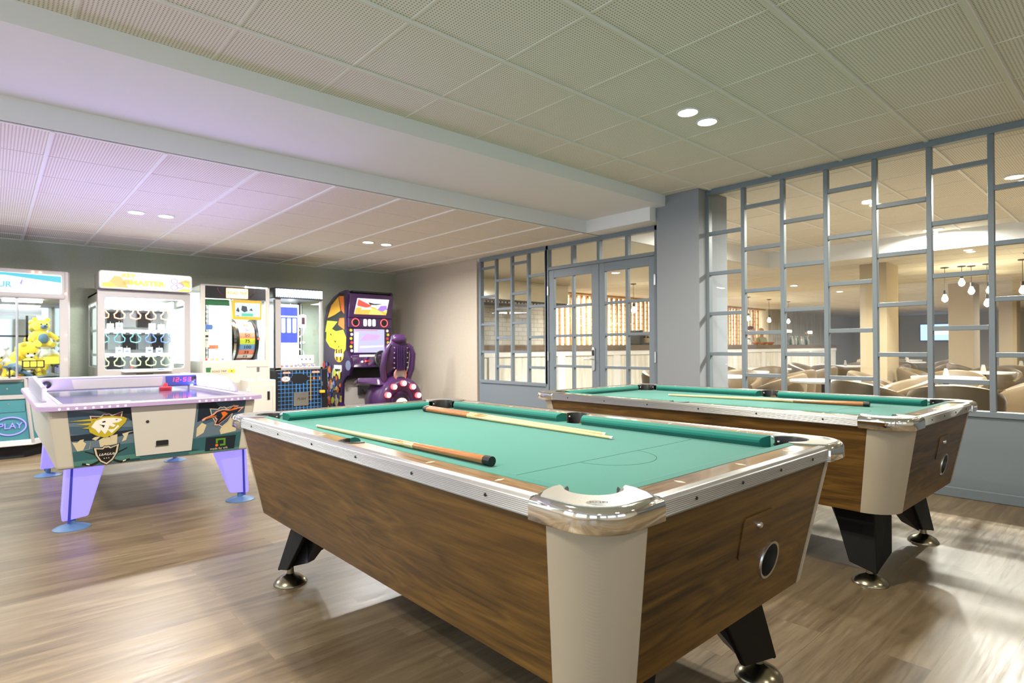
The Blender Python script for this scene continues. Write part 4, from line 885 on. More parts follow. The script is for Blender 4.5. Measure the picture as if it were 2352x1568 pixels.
for p in (R4(.11, .345, 1.60, 1.72), R4(.11, .345, 1.22, 1.58)): shape('blue_print', 'panel_blue', [p], .0995, pn)
for k in range(3): shape('white_window', 'panel_white', [rrect(.118+.078*k, .172+.078*k, 1.36, 1.565, .012)], .097, pn, .002)
MB().box(.465, .475, .25, .27, .88, 1.78).build('prize_rail', 'chrome', t); MB().box(.43, .52, .22, .24, 1.44, 1.62).build('prize_card', 'white', t); shape('card_print', 'art_maroon', [R4(.455, .50, 1.49, 1.59)], .2195, t)
for x in (.42, .56):
    for z in (1.62, 1.22): MB().sph((x, .45, z), .035, 12, 8, (1.2, 1, .8)).build('hub', 'white', t, smooth=True)
for z in (1.42, 1.02): MB().tube([(.49+.07*cos(R(q)), .40, z+.11*sin(R(q))) for q in range(0, 360, 24)], .014, 8, True).build('wheel', 'interior_steel', t, smooth=True)
for k in range(7):
    o = thing('prize_toy', '%s plush prize hanging %s in the blue machine window' % (('white', 'pink')[k % 2], ('topmost', 'second from the top', 'third from the top', 'in the middle', 'third from the bottom', 'second from the bottom', 'lowest')[k]), 'toy', (2.90+.40+.045*(k % 4), 8.10+.50+.06*(k % 2), 1.70-.115*k), .2*k, 'plush prizes hanging in the blue machine')
    MB().sph((0, 0, 0), .030, 10, 8, (1, .8, 1.1)).sph((0, -.005, .045), .024, 10, 8).sph((-.018, -.005, .068), .009, 8, 6).sph((.018, -.005, .068), .009, 8, 6).build('body', ('plush_white', 'art_pink')[k % 2], o, smooth=True); MB().sph((0, -.026, .045), .007, 8, 6).build('nose', 'art_maroon', o, smooth=True); MB().cyl((0, 0, .066), (0, 0, .10), .002, n=6).build('hanging_loop', 'steel', o)
ib = shape('instruction_panel', 'art_white', [rrect(.15, .545, .93, 1.045, .01)], .0095, t, .003)
for k in range(3): shape('blue_hand_print', 'key_blue', [circ(.37+.06*k, .985, .012, 10)], .006, ib, .001)
for k in range(16):
    o = thing('prize_ball', 'small %s prize ball lying inside the blue prize machine' % ('pink', 'white', 'violet', 'yellow')[k % 4], 'toy', (2.90+.10+.032*k, 8.14+.05*(k % 2), .8755), 0, 'prize balls in the blue machine')
    MB().sph((0, 0, .019), .019, 10, 8).build('shell', ('art_pink', 'plush_white', 'marquee_violet', 'plush_yellow')[k % 4], o, smooth=True)

# driving game: cabinet
t = thing('driving_game_cabinet', 'purple driving arcade cabinet with two lit screens and steering wheel', 'arcade machine', (4.0, 8.12, 0))
Wd = .74
prof = [(.04, 0), (.86, 0), (.86, 1.35), (.84, 1.60), (.72, 1.82), (.50, 1.94), (.28, 2.0), (.06, 2.02), (.02, 1.98), (.06, 1.62), (.05, 1.10), (-.06, .98), (-.10, .86), (-.03, .74), (.10, .70), (.20, .60), (.22, .30), (.12, .16), (.04, .12)]
for x0_, x1_ in ((-.02, .02), (Wd-.02, Wd+.02)): MB().prism(prof, x0_, x1_, 'x').build('side', 'purple_deep', t)
sd = shape('wing_print', 'machine_black', [[(.10, 1.96), (.30, 1.98), (.60, 1.84), (.80, 1.56), (.84, 1.30), (.30, 1.20), (.10, 1.30)]], -.020, t, .002, 'x')
for nm, q in (('art_orange', [(.14, 1.93), (.30, 1.94), (.22, 1.72), (.12, 1.66)]), ('art_gold', [(.32, 1.93), (.57, 1.81), (.70, 1.62), (.45, 1.66), (.25, 1.71)]), ('lime', [(.72, 1.58), (.80, 1.40), (.60, 1.42), (.35, 1.55)]), ('art_orange', [(.12, 1.60), (.28, 1.60), (.33, 1.50), (.12, 1.42)])):
    shape('wing_print', nm, [q], -.0225, sd, .0015, 'x')
mat('acid_yellow', c_('cfe02a'), .4)
shape('creature_print', 'acid_yellow', [[(.74, 1.42), (.62, 1.46), (.40, 1.40), (.16, 1.42), (.06, 1.30), (.08, 1.12), (.20, 1.04), (.30, 1.18), (.42, 1.12), (.62, 1.16), (.76, 1.26)]], -.0235, sd, .0015, 'x')
shape('creature_print', 'machine_black', [[(.50, 1.27), (.42, 1.22), (.38, 1.27), (.42, 1.25)], [(.62, 1.36), (.55, 1.33), (.57, 1.38)]], -.0255, sd, .001, 'x')
bd_ = shape('oval_badge', 'bezel_yellow', [circ(.30, 1.04, .16, 24, .115)], -.024, t, .002, 'x'); shape('oval_badge_bar', 'art_white', [R4(.17, .43, 1.01, 1.06)], -.0265, bd_, .001, 'x'); shape('oval_badge_stripes', 'machine_black', [R4(.36, .40, 1.06, 1.13), R4(.28, .31, 1.06, 1.12), R4(.20, .24, 1.06, 1.13), R4(.35, .39, .95, 1.01), R4(.22, .26, .95, 1.01)], -.0265, bd_, .001, 'x')
sh_ = shape('white_shield', 'art_white', [[(.22, .88), (.48, .88), (.48, .79), (.34, .72), (.22, .79)]], -.022, t, .002, 'x'); shape('shield_mask', 'machine_black', [[(.25, .82), (.45, .82), (.41, .77), (.35, .79), (.29, .77)]], -.0245, sh_, .001, 'x')
shape('wheel_print', 'art_grey', [circ(.0, .88, .085, 20, .075)], -.022, t, .002, 'x')
random.seed(11)
for k in range(72):      # busy sticker artwork low on the side
    yy, zz = random.uniform(.26, .82), random.uniform(.05, .92); r_ = random.uniform(.025, .075)
    shape('side_print', random.choice(['violet_side', 'art_orange', 'sticker_yellow', 'art_bone', 'sticker_red', 'key_blue', 'art_maroon', 'lime', 'lilac']), [[(yy+r_*random.uniform(.5, 1.2)*cos(R(a_)), zz+r_*random.uniform(.5, 1.3)*sin(R(a_))) for a_ in range(0, 360, 45)]], -.0205-.0002*k, t, .001, 'x')
def tilt(poly, y0_, z0_, lean, mt, nm, par, th_=.002):
    o = MB(); o.prism(poly, -th_, 0, 'y'); o.v = [Vector((p.x, y0_+p.y+lean*(p.z-z0_), p.z)) for p in o.v]; return o.build(nm, mt, par)
hb = MB().hexa([(.0, .02, 1.60), (Wd, .02, 1.60), (Wd, .30, 1.60), (.0, .30, 1.60), (.0, -.03, 1.965), (Wd, -.03, 1.965), (Wd, .30, 1.99), (0, .30, 1.99)]).build('head_box', 'purple_plastic', t, bevel=.015)
MB().box(.06, Wd-.04, .0, .18, 1.985, 2.01).build('top_lamp', 'machine_black', hb)
def upm(p, z0_=1.60): return p
glow('scr_red', (.85, .08, .06), 0.9); glow('scr_orange', (1, .42, .06), 1.0); glow('scr_yellow', (1, .80, .15), 1.0); glow('scr_white', (.90, .93, .95), 0.95); glow('scr_violet', (.42, .22, .80), 0.8); glow('scr_black', (.02, .02, .03), .3); glow('scr_lilac', (.60, .58, .92), 0.72); glow('scr_pink', (.75, .45, .85), 0.7)
sq = [(.08, 1.655), (.62, 1.655), (.66, 1.895), (.12, 1.895)]
us = tilt(sq, .014, 1.60, -.137, 'scr_white', 'upper_screen', hb)
def S_(u, v): return (.08+.54*u+.04*v, 1.655+.24*v)
for mt, q, d_ in (('scr_red', [(.03, .62), (.03, .95), (.18, .82), (.5, .56), (.35, .42), (.05, .52)], .003), ('scr_orange', [(.0, .0), (1, .0), (1, .2), (.75, .30), (.55, .5), (.3, .45), (.02, .42)], .003), ('scr_yellow', [(.45, .02), (.92, .02), (.7, .30), (.5, .40)], .0045), ('scr_black', [(.35, .78), (.55, .70), (.85, .72), (.62, .62), (.42, .62)], .0045), ('scr_violet', [(.68, .30), (.76, .58), (.95, .62), (1, .35), (.85, .22)], .006), ('scr_yellow', [(.90, .2), (.93, .34), (1, .32), (1, .12)], .0075), ('scr_white', [(.18, .30), (.2, .42), (.48, .44), (.5, .32)], .006)):
    tilt([S_(*p) for p in q], .014-d_, 1.60, -.137, mt, 'screen_picture', us, .001)
text('RACE', .042, 'scr_red', us, Matrix.Translation((.25, .002, 1.70)) @ Matrix.Rotation(pi/2, 4, 'X'), 'screen_lettering', .001)
sb = MB().box(0, Wd, .03, .20, 1.45, 1.60).build('speaker_panel', 'purple_plastic', t, bevel=.012)
for x in (.115, .60): MB().tube([(x+.058*cos(R(q)), .026, 1.53+.058*sin(R(q))) for q in range(0, 360, 15)], .005, 6, True).build('speaker_ring', 'lamp_red', sb); MB().lathe([(.052, .022), (.052, .032)], (x, 0, 1.53), 24, 'y').build('speaker', 'machine_black', sb)
for k, mt in enumerate(('marquee_warm', 'scr_white', 'scr_white')): MB().prism(rrect(.245+.075*k, .30+.075*k, 1.475, 1.585, .02), .018, .03, 'y').build('jackpot_lamp', mt, sb, bevel=.004)
MB().box(0, Wd, .06, .30, 1.04, 1.45).build('screen_housing', 'purple_deep', t)
ls_ = tilt(R4(.10, .62, 1.07, 1.43), .058, 1.04, .0, 'scr_lilac', 'lower_screen', t, .004)
for mt, q in (('scr_white', [(.11, 1.08), (.16, 1.08), (.18, 1.38), (.11, 1.38)]), ('scr_pink', [(.2, 1.25), (.5, 1.27), (.55, 1.34), (.3, 1.36)]), ('scr_pink', [(.12, 1.075), (.25, 1.075), (.22, 1.10), (.12, 1.09)]), ('scr_white', [(.2, 1.14), (.6, 1.16), (.6, 1.18), (.2, 1.17)]), ('scr_red', [(.12, 1.41), (.5, 1.41), (.5, 1.418), (.12, 1.418)])): tilt([p for p in q], .0535, 1.04, 0, mt, 'screen_picture', ls_, .001)
for s, x in ((0, .052), (1, .672)):
    for k in range(6): MB().lathe([(.022, .050), (.022, .058)], (x+(k % 2)*.012, 0, 1.41-.062*k), 16, 'y').build('round_sticker', ('sticker_yellow', 'art_white', 'sticker_yellow', 'plush_red')[(k+s) % 4], t)
db = MB().hexa([(0, -.07, .84), (Wd, -.07, .84), (Wd, .10, .84), (0, .10, .84), (0, -.04, 1.02), (Wd, -.04, 1.02), (Wd, .10, 1.06), (0, .10, 1.06)]).build('dashboard', 'purple_plastic', t, bevel=.02, seg=3)
shape('start_panel', 'art_white', [R4(.14, .40, 1.005, 1.04)], -.045, db, .004); MB().sph((.17, -.075, .935), .012, 8, 6).build('start_button', 'lamp_pale', db); MB().sph((.225, -.075, .94), .014, 8, 6).build('start_button', 'lamp_red', db); shape('button_label', 'sticker_red', [R4(.245, .30, .93, .955)], -.068, db, .004)
sw = MB(); c0 = Vector((.46, -.20, .955)); ax_ = Vector((0, -1, .35)).normalized(); e1 = Vector((1, 0, 0)); e2 = ax_.cross(e1)
sw.tube([c0+(e1*cos(R(q))+e2*sin(R(q)))*.135 for q in range(0, 360, 12)], .020, 10, True); swo = sw.build('steering_wheel', 'black_plastic', t, smooth=True)
m = MB()
for q in (90, 210, 330): m.tube([c0-ax_*.02, c0+(e1*cos(R(q))+e2*sin(R(q)))*.13], [.03, .014], 8)
m.build('spoke', 'black_plastic', swo); MB().cyl(c0-ax_*.16, c0+ax_*.01, .035).build('steering_column', 'black_plastic', swo)
MB().box(.02, Wd-.02, .22, .30, .12, .84).build('foot_well', 'machine_grey', t); MB().box(.02, Wd-.02, .10, .30, .66, .84).build('under_dash', 'black_matt', t)
pe = MB().box(.24, .50, .16, .22, .42, .62).build('pedal_box', 'black_plastic', t); MB().hexa([(.30, .10, .46), (.37, .10, .46), (.37, .16, .50), (.30, .16, .50), (.30, .09, .47), (.37, .09, .47), (.37, .15, .51), (.30, .15, .51)]).build('pedal', 'steel', pe)
MB().box(.02, Wd-.02, -.30, .30, 0, .12).build('base', 'black_matt', t)

def sgn(v): return (v > 0)-(v < 0)
# driving seat
t = thing('racing_chair', 'purple driving game chair with round speaker and red lamps on its back', 'chair', (4.27, 7.15, 0))
MB().box(-.20, .22, -.02, .60, 0, .10).build('base_plate', 'black_matt', t)
m = MB(); m.lathe([(.05, .42), (.33, .42), (.36, .38), (.37, .08), (.35, .0), (.30, -.03), (.24, -.035), (.17, -.01), (.14, .0), (.05, .0)], (.03, 0, .38), 40, 'y'); dr = m.build('drum_back', 'purple_plastic', t, auto=40)
MB().lathe([(.17, -.012), (.16, -.03), (.13, -.03), (.12, .0), (.03, .0)], (.03, 0, .36), 32, 'y').build('exhaust_ring', 'purple_deep', dr, auto=40); MB().lathe([(.088, -.035), (.088, -.01)], (.03, 0, .345), 28, 'y').build('centre_lamp', 'lamp_amber', dr)
for q in (155, 123, 88, 52, 18):
    x, z = .03+.262*cos(R(q)), .38+.262*sin(R(q)); l_ = MB().lathe([(.040, .01), (.040, -.075), (.034, -.08)], (x, 0, z), 18, 'y').build('lamp_tube', 'lamp_red', dr, smooth=True); MB().lathe([(.032, -.082), (.032, -.078)], (x, 0, z), 18, 'y').build('lamp_lens', 'lamp_pale', l_)
secs = [(.62, .16, .10, .20), (.80, .19, .12, .13), (1.0, .20, .13, .06), (1.15, .17, .11, .03), (1.22, .12, .09, .02), (1.31, .115, .08, .01), (1.335, .08, .05, .01)]
m = MB(); ls = []
for z, w, d_, yo_ in secs: ls.append([(w*sgn(cos(R(a_)))*abs(cos(R(a_)))**.6, yo_+d_*.55*sgn(sin(R(a_)))*abs(sin(R(a_)))**.6, z) for a_ in range(0, 360, 18)])
m.ring(ls); bk = m.build('seat_back', 'purple_plastic', t, smooth=True, sub=1)
for s in (-1, 1):
    m = MB(); m.tube([(s*.17, .10, .62), (s*.235, .04, .85), (s*.225, -.01, 1.05), (s*.19, -.01, 1.14), (s*.14, .0, 1.19)], [.05, .045, .04, .036, .03], 12); m.build('side_bolster', 'purple_plastic', bk, smooth=True)
for k in range(4): MB().box(-.055+.032*k, -.040+.032*k, -.055, -.02, .82, 1.17).build('rib', 'purple_deep', bk, bevel=.004)
for s in (-1, 1):
    for k in range(5): MB().sph((s*.105, -.052+.01*k*0, .86+.07*k), .011, 8, 6).build('bolt', 'steel', bk)
MB().lathe([(.09, 0), (.095, -.03), (.075, -.035), (.06, -.02), (.02, -.015)], (.02, .03, .76), 28, 'y').build('round_speaker', 'machine_grey', bk, smooth=True); MB().tube([(.02+.092*cos(R(q)), -.005, .76+.092*sin(R(q))) for q in range(0, 360, 15)], .007, 8, True).build('speaker_ring', 'key_orange', bk)
MB().sph((.0, -.01, 1.26), .11, 20, 12, (1.15, .5, .55)).build('headrest', 'purple_plastic', bk, smooth=True)
m = MB(); m.ring([[(-.30, .02, .62), (.22, .02, .62), (.22, .10, .72), (-.28, .10, .72)], [(-.46, .35, .64), (.22, .35, .60), (.22, .35, .68), (-.46, .35, .72)], [(-.40, .60, .60), (.22, .60, .56), (.22, .60, .62), (-.40, .60, .66)]]); m.build('seat_pan', 'purple_plastic', t, bevel=.03, seg=3)
MB().box(-.12, .18, .30, .60, .10, .62).build('seat_post', 'violet_side', t, bevel=.03)
# ---------------------------------------------------------------- the bar and lounge behind the glass
struct(MB().box(9.736, XE, -6.2, YE, CL, CL+.1).box(XP+.1, 9.736, 4.38, YE, CL, CL+.1).build('ceiling', 'cream_paint'))
struct(MB().box(9.72, 9.74, -6.2, 4.38, CL, CR+.05).build('trim_6', 'white_paint')); struct(MB().box(XP+.06, 9.74, 4.37, 4.39, CL, CR+.05).build('trim_7', 'white_paint'))
g = MB()
for k in range(30): g.box(9.75+.6*k, 9.756+.6*k, -6, YE, CL-.003, CL)
for k in range(18): g.box(9.75, 27, -.4+.6*k, -.394+.6*k, CL-.003, CL)
struct(g.build('trim_8', 'grid_white'))
grid('trim_9', XP+.06, 9.72, -6, 4.37, 2.092, 1.786, CR)
mat('brick_tile', (.74, .73, .68), .25)
m = MT['brick_tile']; br = nd(m.node_tree, 'ShaderNodeTexBrick'); v = coords(m, rot=(R(90), 0, 0)); L(m, v, br.inputs['Vector'])
for k, x in (('Scale', 1), ('Mortar Size', .006), ('Brick Width', .24), ('Row Height', .10)): br.inputs[k].default_value = x
br.inputs['Color1'].default_value = (.80, .78, .72, 1); br.inputs['Color2'].default_value = (.70, .68, .62, 1); br.inputs['Mortar'].default_value = (.45, .43, .40, 1); L(m, br.outputs['Color'], P(m).inputs['Base Color'])
def streaky(name, a_, b_, sx, sz):
    m = mat(name, rough=.6); n_ = noise_(m, coords(m, (sx, 4, sz)), 1, 5, .65); L(m, ramp(m, n_, [(.35, a_), (.62, b_)]), P(m).inputs['Base Color'])
streaky('grey_timber', (.46, .46, .41), (.74, .73, .68), 14, .8); streaky('pale_timber', (.58, .55, .48), (.80, .78, .72), 10, .9)
streaky('dark_counter', (.10, .068, .045), (.17, .12, .085), .8, 9); streaky('lattice_timber', (.42, .24, .10), (.58, .36, .17), 8, 2)
glow('lattice_light', (1, .84, .60), 2.6)
struct(MB().box(XP+.1, 9.9, 9.68, 9.9, 0, CL).build('wall_kitchen', 'brick_tile')); struct(MB().box(9.9, 20.6, 9.75, 9.9, 0, CL).build('wall_bar', 'cream_paint')); struct(MB().box(20.6, 26.0, 9.3, 9.9, 0, CL).build('wall_lounge', 'grey_timber')); struct(MB().box(26.0, 30.2, 9.6, 9.9, 0, CL).build('wall_white', 'white_paint'))
struct(MB().box(30.0, 30.2, -6.2, 9.9, 0, CL).build('wall_far', 'wall_paint')); struct(MB().box(XP+.1, 30.2, -6.3, -6.2, 0, CR).build('wall_side', 'wall_paint'))
for (x, y, w, d_) in ((10.5, 2.87, .62, .38), (15.3, 2.60, .62, .43), (20.0, 2.50, .62, .37)): struct(MB().box(x, x+w, y, y+d_, 0, CL).build('wall_pillar', 'tan_paint', bevel=.006))
# bar counter
t = thing('bar_counter', 'long bar with a dark timber top, white edge and pale plank front', 'counter', (6.3, 8.1, 0))
MB().box(0, 17.6, -.03, .62, 1.068, 1.181).build('counter_top', 'dark_counter', t); MB().box(0, 17.3, 0, .58, .955, 1.068).build('edge_band', 'white', t, bevel=.01); MB().box(0, 17.3, .03, .55, 0, .955).build('plank_front', 'pale_timber', t)
for k in range(10): MB().box(.4+1.8*k, .62+1.8*k, .0, .04, .05, .955).build('upright', 'white', t)
mat('hood_steel', (.72, .72, .70), .22, 1)
# extractor hood
t = thing('extractor_hood', 'wide polished steel extractor hood hanging over the kitchen', 'hood', (5.95, 8.45, 2.03))
MB().box(0, 3.25, .0, .90, .03, .42).build('canopy', 'hood_steel', t, bevel=.01)
gr = MB()
for k in range(36): gr.box(.05+.088*k, .10+.088*k, .02, .10, -.03, .03)
gr.build('filter_grille', 'machine_grey', t); MB().box(.02, 3.22, .01, .88, .0, .03).build('rim', 'dark_metal', t)
# lit timber lattice behind the bar
t = thing('bottle_lattice', 'backlit timber lattice filling the wall behind the bar', 'shelf', (9.9, 9.35, 1.10))
MB().box(0, 10.6, .30, .34, 0, 1.30).build('light_panel', 'lattice_light', t)
gv = MB()
for k in range(54): gv.box(.197*k, .197*k+(.045 if k % 3 else .07), .20, .26, 0, 1.31)
gv.build('upright_slats', 'lattice_timber', t)
gh = MB()
for k in range(53):
    for j in range(6): z = .10+.23*j+(.11 if k % 2 else 0); gh.box(.197*k, .197*k+.197, .21, .25, z, z+.015)
gh.build('shelf_slats', 'lattice_timber', t); MB().box(0, 10.6, .0, .3, 1.31, 1.345).build('top_rail', 'lattice_timber', t); MB().box(0, 10.6, .0, .34, -1.1, 0).build('back_cupboard', 'dark_counter', t)
# pendant bulbs
def pendant(x, y, zb, label, group):
    o = thing('pendant_bulb', label, 'light', (x, y, CL), 0, group); h = CL-zb
    MB().lathe([(.06, 0), (.06, -.012), (.02, -.02), (.003, -.022)], n=16).build('ceiling_rose', 'black_plastic', o); MB().cyl((0, 0, -.01), (0, 0, -h+.10), .004, n=6).build('cable', 'black_plastic', o)
    MB().cyl((0, 0, -h+.04), (0, 0, -h+.11), .022).build('socket', 'black_plastic', o); MB().lathe([(.014, -h+.05), (.024, -h+.02), (.042, -h-.02), (.044, -h-.045), (.032, -h-.07), (.01, -h-.085)], n=16).build('bulb', 'bulb_glow', o, smooth=True)
    return o
for x, y, zb, lb in ((9.94, 7.3, 1.93, 'seen through the right hand door'), (13.72, 7.3, 1.92, 'first beyond the grey column'), (14.98, 7.3, 1.90, 'second beyond the grey column'), (16.22, 7.3, 1.89, 'third beyond the grey column'), (17.48, 7.3, 1.89, 'fourth beyond the grey column')):
    pendant(x, y, zb, 'bare bulb pendant over the bar, '+lb, 'pendant bulbs over the bar')
for x, y, zb, lb in ((12, 2.19, 2.20, 'highest of the bulb cluster'), (12.1, 2.08, 2.06, 'just right of the highest one'), (12, 2.42, 1.95, 'left of the others, beside a pillar'), (12, 1.86, 1.84, 'lowest of the bulb cluster'), (11.8, 1.40, 2.00, 'at the right edge of the picture'), (11.0, 1.24, 1.95, 'right edge, lower than its neighbour'), (13.4, 2.05, 2.15, 'farther back behind the cluster')):
    pendant(x, y, zb, 'bare bulb pendant over the lounge tables, '+lb, 'pendant bulbs over the lounge')
for k, (x, y, z, w_, lb) in enumerate(((7.09, .89, CR, 34, 'bright recessed light beyond the glazed screen at the right edge of the picture'), (7.345, .86, CR, 34, 'second bright recessed light beyond the glazed screen, right edge'), (7.12, 2.10, CR, 34, 'recessed light beyond the glazed screen, behind a mullion'), (7.26, 3.90, CR, 34, 'recessed light beyond the screen next to the grey column'), (9.5, 2.0, CR, 30, 'recessed light near the soffit beyond the screen'), (12.94, 5.28, CL, 44, 'small far recessed light above the bar stools'), (15.27, 5.16, CL, 44, 'small far recessed light left of the tan pillar'), (12.9, -.6, CL, 40, 'recessed lounge light outside the picture'), (17.5, 1.2, CL, 50, 'recessed light far back in the lounge'), (20.5, 5.6, CL, 55, 'recessed light near the far timber wall'), (23.5, 4.6, CL, 50, 'recessed light before the television'), (8.2, 6.4, CL, 34, 'recessed light behind the glazed doors'), (11.0, 8.95, CL, 30, 'recessed light over the bar back'), (16.0, 8.95, CL, 30, 'recessed light above the bar staff'))):
    downlight(x, y, z, w_*2.2, lb, 'recessed lights in the lounge', r=.07, col=(1, .95, .86))
# tub chairs and round tables
mat('chair_brown', (.125, .085, .045), .45, sheen=.1); mat('table_white', (.78, .76, .70), .25); mat('menu_grey', (.35, .33, .30), .5)
def tub_proto():
    t = thing('tub_chair', 'x', 'chair', (0, 0, 0), 0)
    ls = []; N = 18
    for k in range(N+1):
        a_ = R(-125+250*k/N); f = abs(k-N/2)/(N/2); zt = .80-.20*f**1.8; rx = .335; c_a, s_a = -cos(a_), sin(a_)
        def pt(r, z): return (r*s_a, -r*c_a*1.0-.02, z)
        ls.append([pt(.27, .20), pt(.285, zt-.03), pt(.31, zt), pt(.345, zt-.01), pt(.36, zt-.06), pt(.335, .45), pt(.30, .16)])
    m = MB(); m.ring(ls); m.build('shell', 'chair_brown', t, smooth=True)
    m = MB().prism(circ(0, -.02, .285, 20), .20, .44); m.build('seat', 'chair_brown', t, bevel=.03)
    for sx in (-1, 1):
        for sy in (-1, 1): MB().cyl((sx*.17, sy*.17, .20), (sx*.21, sy*.21, 0), .018, .011, 8).build('leg', 'dark_metal', t)
    return t
first = tub_proto(); used = [False]; KIDS.clear()
placed = []
def chair(x, y, rz, label):
    if any((x-p)**2+(y-q)**2 < .74**2 for p, q in placed): return
    placed.append((x, y))
    o = first if not used[0] else dup(first); used[0] = True
    o.location = (x, y, 0); o.rotation_euler.z = rz; tag(o, label, 'chair', 'tub chairs in the lounge')
def table(x, y, who, cs, menu=True):
    t = thing('round_table', 'round white table '+who, 'table', (x, y, 0), 0, 'round tables in the lounge')
    MB().lathe([(.35, .715), (.36, .722), (.36, .742), (.355, .745)], n=32).build('table_top', 'table_white', t); MB().cyl((0, 0, .02), (0, 0, .72), .03).build('stem', 'dark_metal', t); MB().lathe([(.22, 0), (.22, .012), (.03, .03)], n=24).build('base', 'dark_metal', t)
    if menu:
        q = thing('menu_holder', 'small grey menu block on the round table '+who, 'menu holder', (x, y, .746), .3); MB().hexa([(-.05, -.03, 0), (.05, -.03, 0), (.05, .03, 0), (-.05, .03, 0), (-.05, -.012, .10), (.05, -.012, .10), (.05, .012, .10), (-.05, .012, .10)]).build('block', 'menu_grey', q)
    for a_, lb in cs:
        chair(x+.74*cos(R(a_)), y+.74*sin(R(a_)), R(a_)-pi/2, 'brown tub chair %s the table %s' % (lb, who))
for x, y, rz, lb in ((6.35, 1.22, 100, 'brown tub chair with its back against the screen, right of the rear pool table'), (6.75, .62, 75, 'brown tub chair beside it at the right edge of the picture'), (6.55, 1.95, 60, 'brown tub chair turned sideways just behind the screen')):
    chair(x, y, R(rz), lb)
table(7.25, 3.95, 'nearest the grey column', ((-80, 'on the right of'), (190, 'on the screen side of'), (100, 'behind'), (10, 'on the bar side of')))
table(8.78, 4.35, 'second from the column', ((-95, 'on the right of'), (180, 'on the screen side of'), (80, 'behind'), (0, 'on the far side of')))
table(7.05, 2.55, 'behind the rear pool table', ((-60, 'on the right of'), (30, 'on the far side of'), (120, 'to the left of')), False)
table(8.74, 1.76, 'with the widest visible top', ((178, 'on the screen side of'), (95, 'to the left of'), (-85, 'on the right of'), (5, 'on the far side of')))
table(10.75, 1.72, 'behind the widest', ((180, 'on the screen side of'), (90, 'to the left of'), (-90, 'on the right of'), (0, 'on the far side of')))
table(13.7, 1.66, 'third in the right row', ((180, 'on the screen side of'), (95, 'to the left of'), (-90, 'on the right of')))
table(12.4, 4.1, 'beyond the first pillar', ((180, 'on the screen side of'), (-90, 'on the right of'), (90, 'to the left of'), (0, 'on the far side of')))
table(10.2, 4.6, 'in front of the bar', ((190, 'on the screen side of'), (-85, 'on the right of'), (90, 'to the left of')))
table(16.2, 4.0, 'between the pillars', ((180, 'on the screen side of'), (-90, 'on the right of'), (90, 'to the left of')))
table(18.5, 4.6, 'before the television', ((180, 'on the screen side of'), (-90, 'on the right of'), (90, 'to the left of')))
# television on the far wall
t = thing('wall_television', 'wall television showing a pale blue picture beyond the pillars', 'television', (29.98, 6.25, 1.69))
MB().box(-.10, -.03, -.68, .68, -.37, .37).build('case', 'black_plastic', t, bevel=.01); glow('tv_blue', (.35, .48, .95), 1.3); s_ = MB().box(-.104, -.099, -.65, .65, -.34, .34).build('screen', 'tv_blue', t); MB().box(-.107, -.103, -.55, .3, -.1, .12).build('screen_picture', 'scr_white', s_); MB().box(-.03, 0.02, -.1, .1, -.1, .1).build('wall_bracket', 'dark_metal', t)
# things on the bar
mat('bottle_green', (.03, .12, .04), .1, trans=.3); mat('glass_clear', (.85, .88, .88), .05, trans=.6); mat('skin', (.52, .30, .20), .55); mat('hair_brown', (.10, .05, .03), .8); mat('shirt_white', (.72, .72, .70), .8); mat('shirt_olive', (.35, .38, .26), .8)
for k in range(8):
    o = thing('bottle', '%s bottle standing on the bar near the beer taps' % ('green glass' if k % 3 == 0 else 'clear glass'), 'bottle', (19.9+.22*k, 8.25+.03*(k % 2), 1.181), 0, 'bottles on the bar')
    MB().lathe([(.035, 0), (.037, .01), (.037, .16), (.014, .21), (.013, .27)], n=12).build('body', 'bottle_green' if k % 3 == 0 else 'glass_clear', o, smooth=True); MB().cyl((0, 0, .27), (0, 0, .29), .015, n=8).build('cap', 'steel', o)
t = thing('beer_tap', 'chrome beer tap column with a lit white badge at the end of the bar', 'beer tap', (21.6, 8.35, 1.181))
MB().lathe([(.07, 0), (.05, .03), (.035, .06), (.035, .38), (.05, .40)], n=16).build('column', 'chrome', t, smooth=True); MB().cyl((-.12, 0, .42), (.26, 0, .42), .045).build('cross_bar', 'chrome', t)
for k in range(3): MB().lathe([(.045, 0), (.045, .02)], (-.05+.13*k, -.055, .44), 16, 'y').build('badge', 'lamp_pale', t); MB().cyl((-.05+.13*k, -.07, .40), (-.05+.13*k, -.09, .30), .012).build('spout', 'chrome', t)
t = thing('beer_tap', 'dark beer tap with four amber lit badges left of the chrome one', 'beer tap', (20.1, 8.45, 1.181))
MB().cyl((0, 0, 0), (0, 0, .40), .03).build('column', 'chrome', t); MB().cyl((-.25, 0, .42), (.28, 0, .42), .035).build('cross_bar', 'dark_metal', t)
for k in range(4): MB().lathe([(.05, 0), (.05, .02)], (-.2+.14*k, -.055, .46), 16, 'y').build('badge', 'lamp_amber', t)
for k, (x, lb) in enumerate(((17.4, 'left of the counter jar'), (17.9, 'in the middle'), (18.4, 'nearest the taps'))):
    t = thing('snack_bowl', 'brown snack bowl on the bar, '+lb, 'bowl', (x, 8.25, 1.181)); MB().lathe([(.06, 0), (.12, .06), (.13, .085), (.12, .085), (.05, .02)], n=20).build('bowl', 'cue_brown', t, smooth=True)
t = thing('counter_jar', 'glass jar with a dark lid on the bar in front of the staff', 'jar', (16.95, 8.25, 1.181)); MB().lathe([(.06, 0), (.07, .02), (.07, .13), (.05, .16)], n=16).build('jar', 'glass_clear', t, smooth=True); MB().cyl((0, 0, .16), (0, 0, .20), .05).build('lid', 'dark_metal', t)
t = thing('coffee_machine', 'dark and chrome coffee machine on the bar behind the right hand door', 'coffee machine', (11.55, 8.30, 1.181))
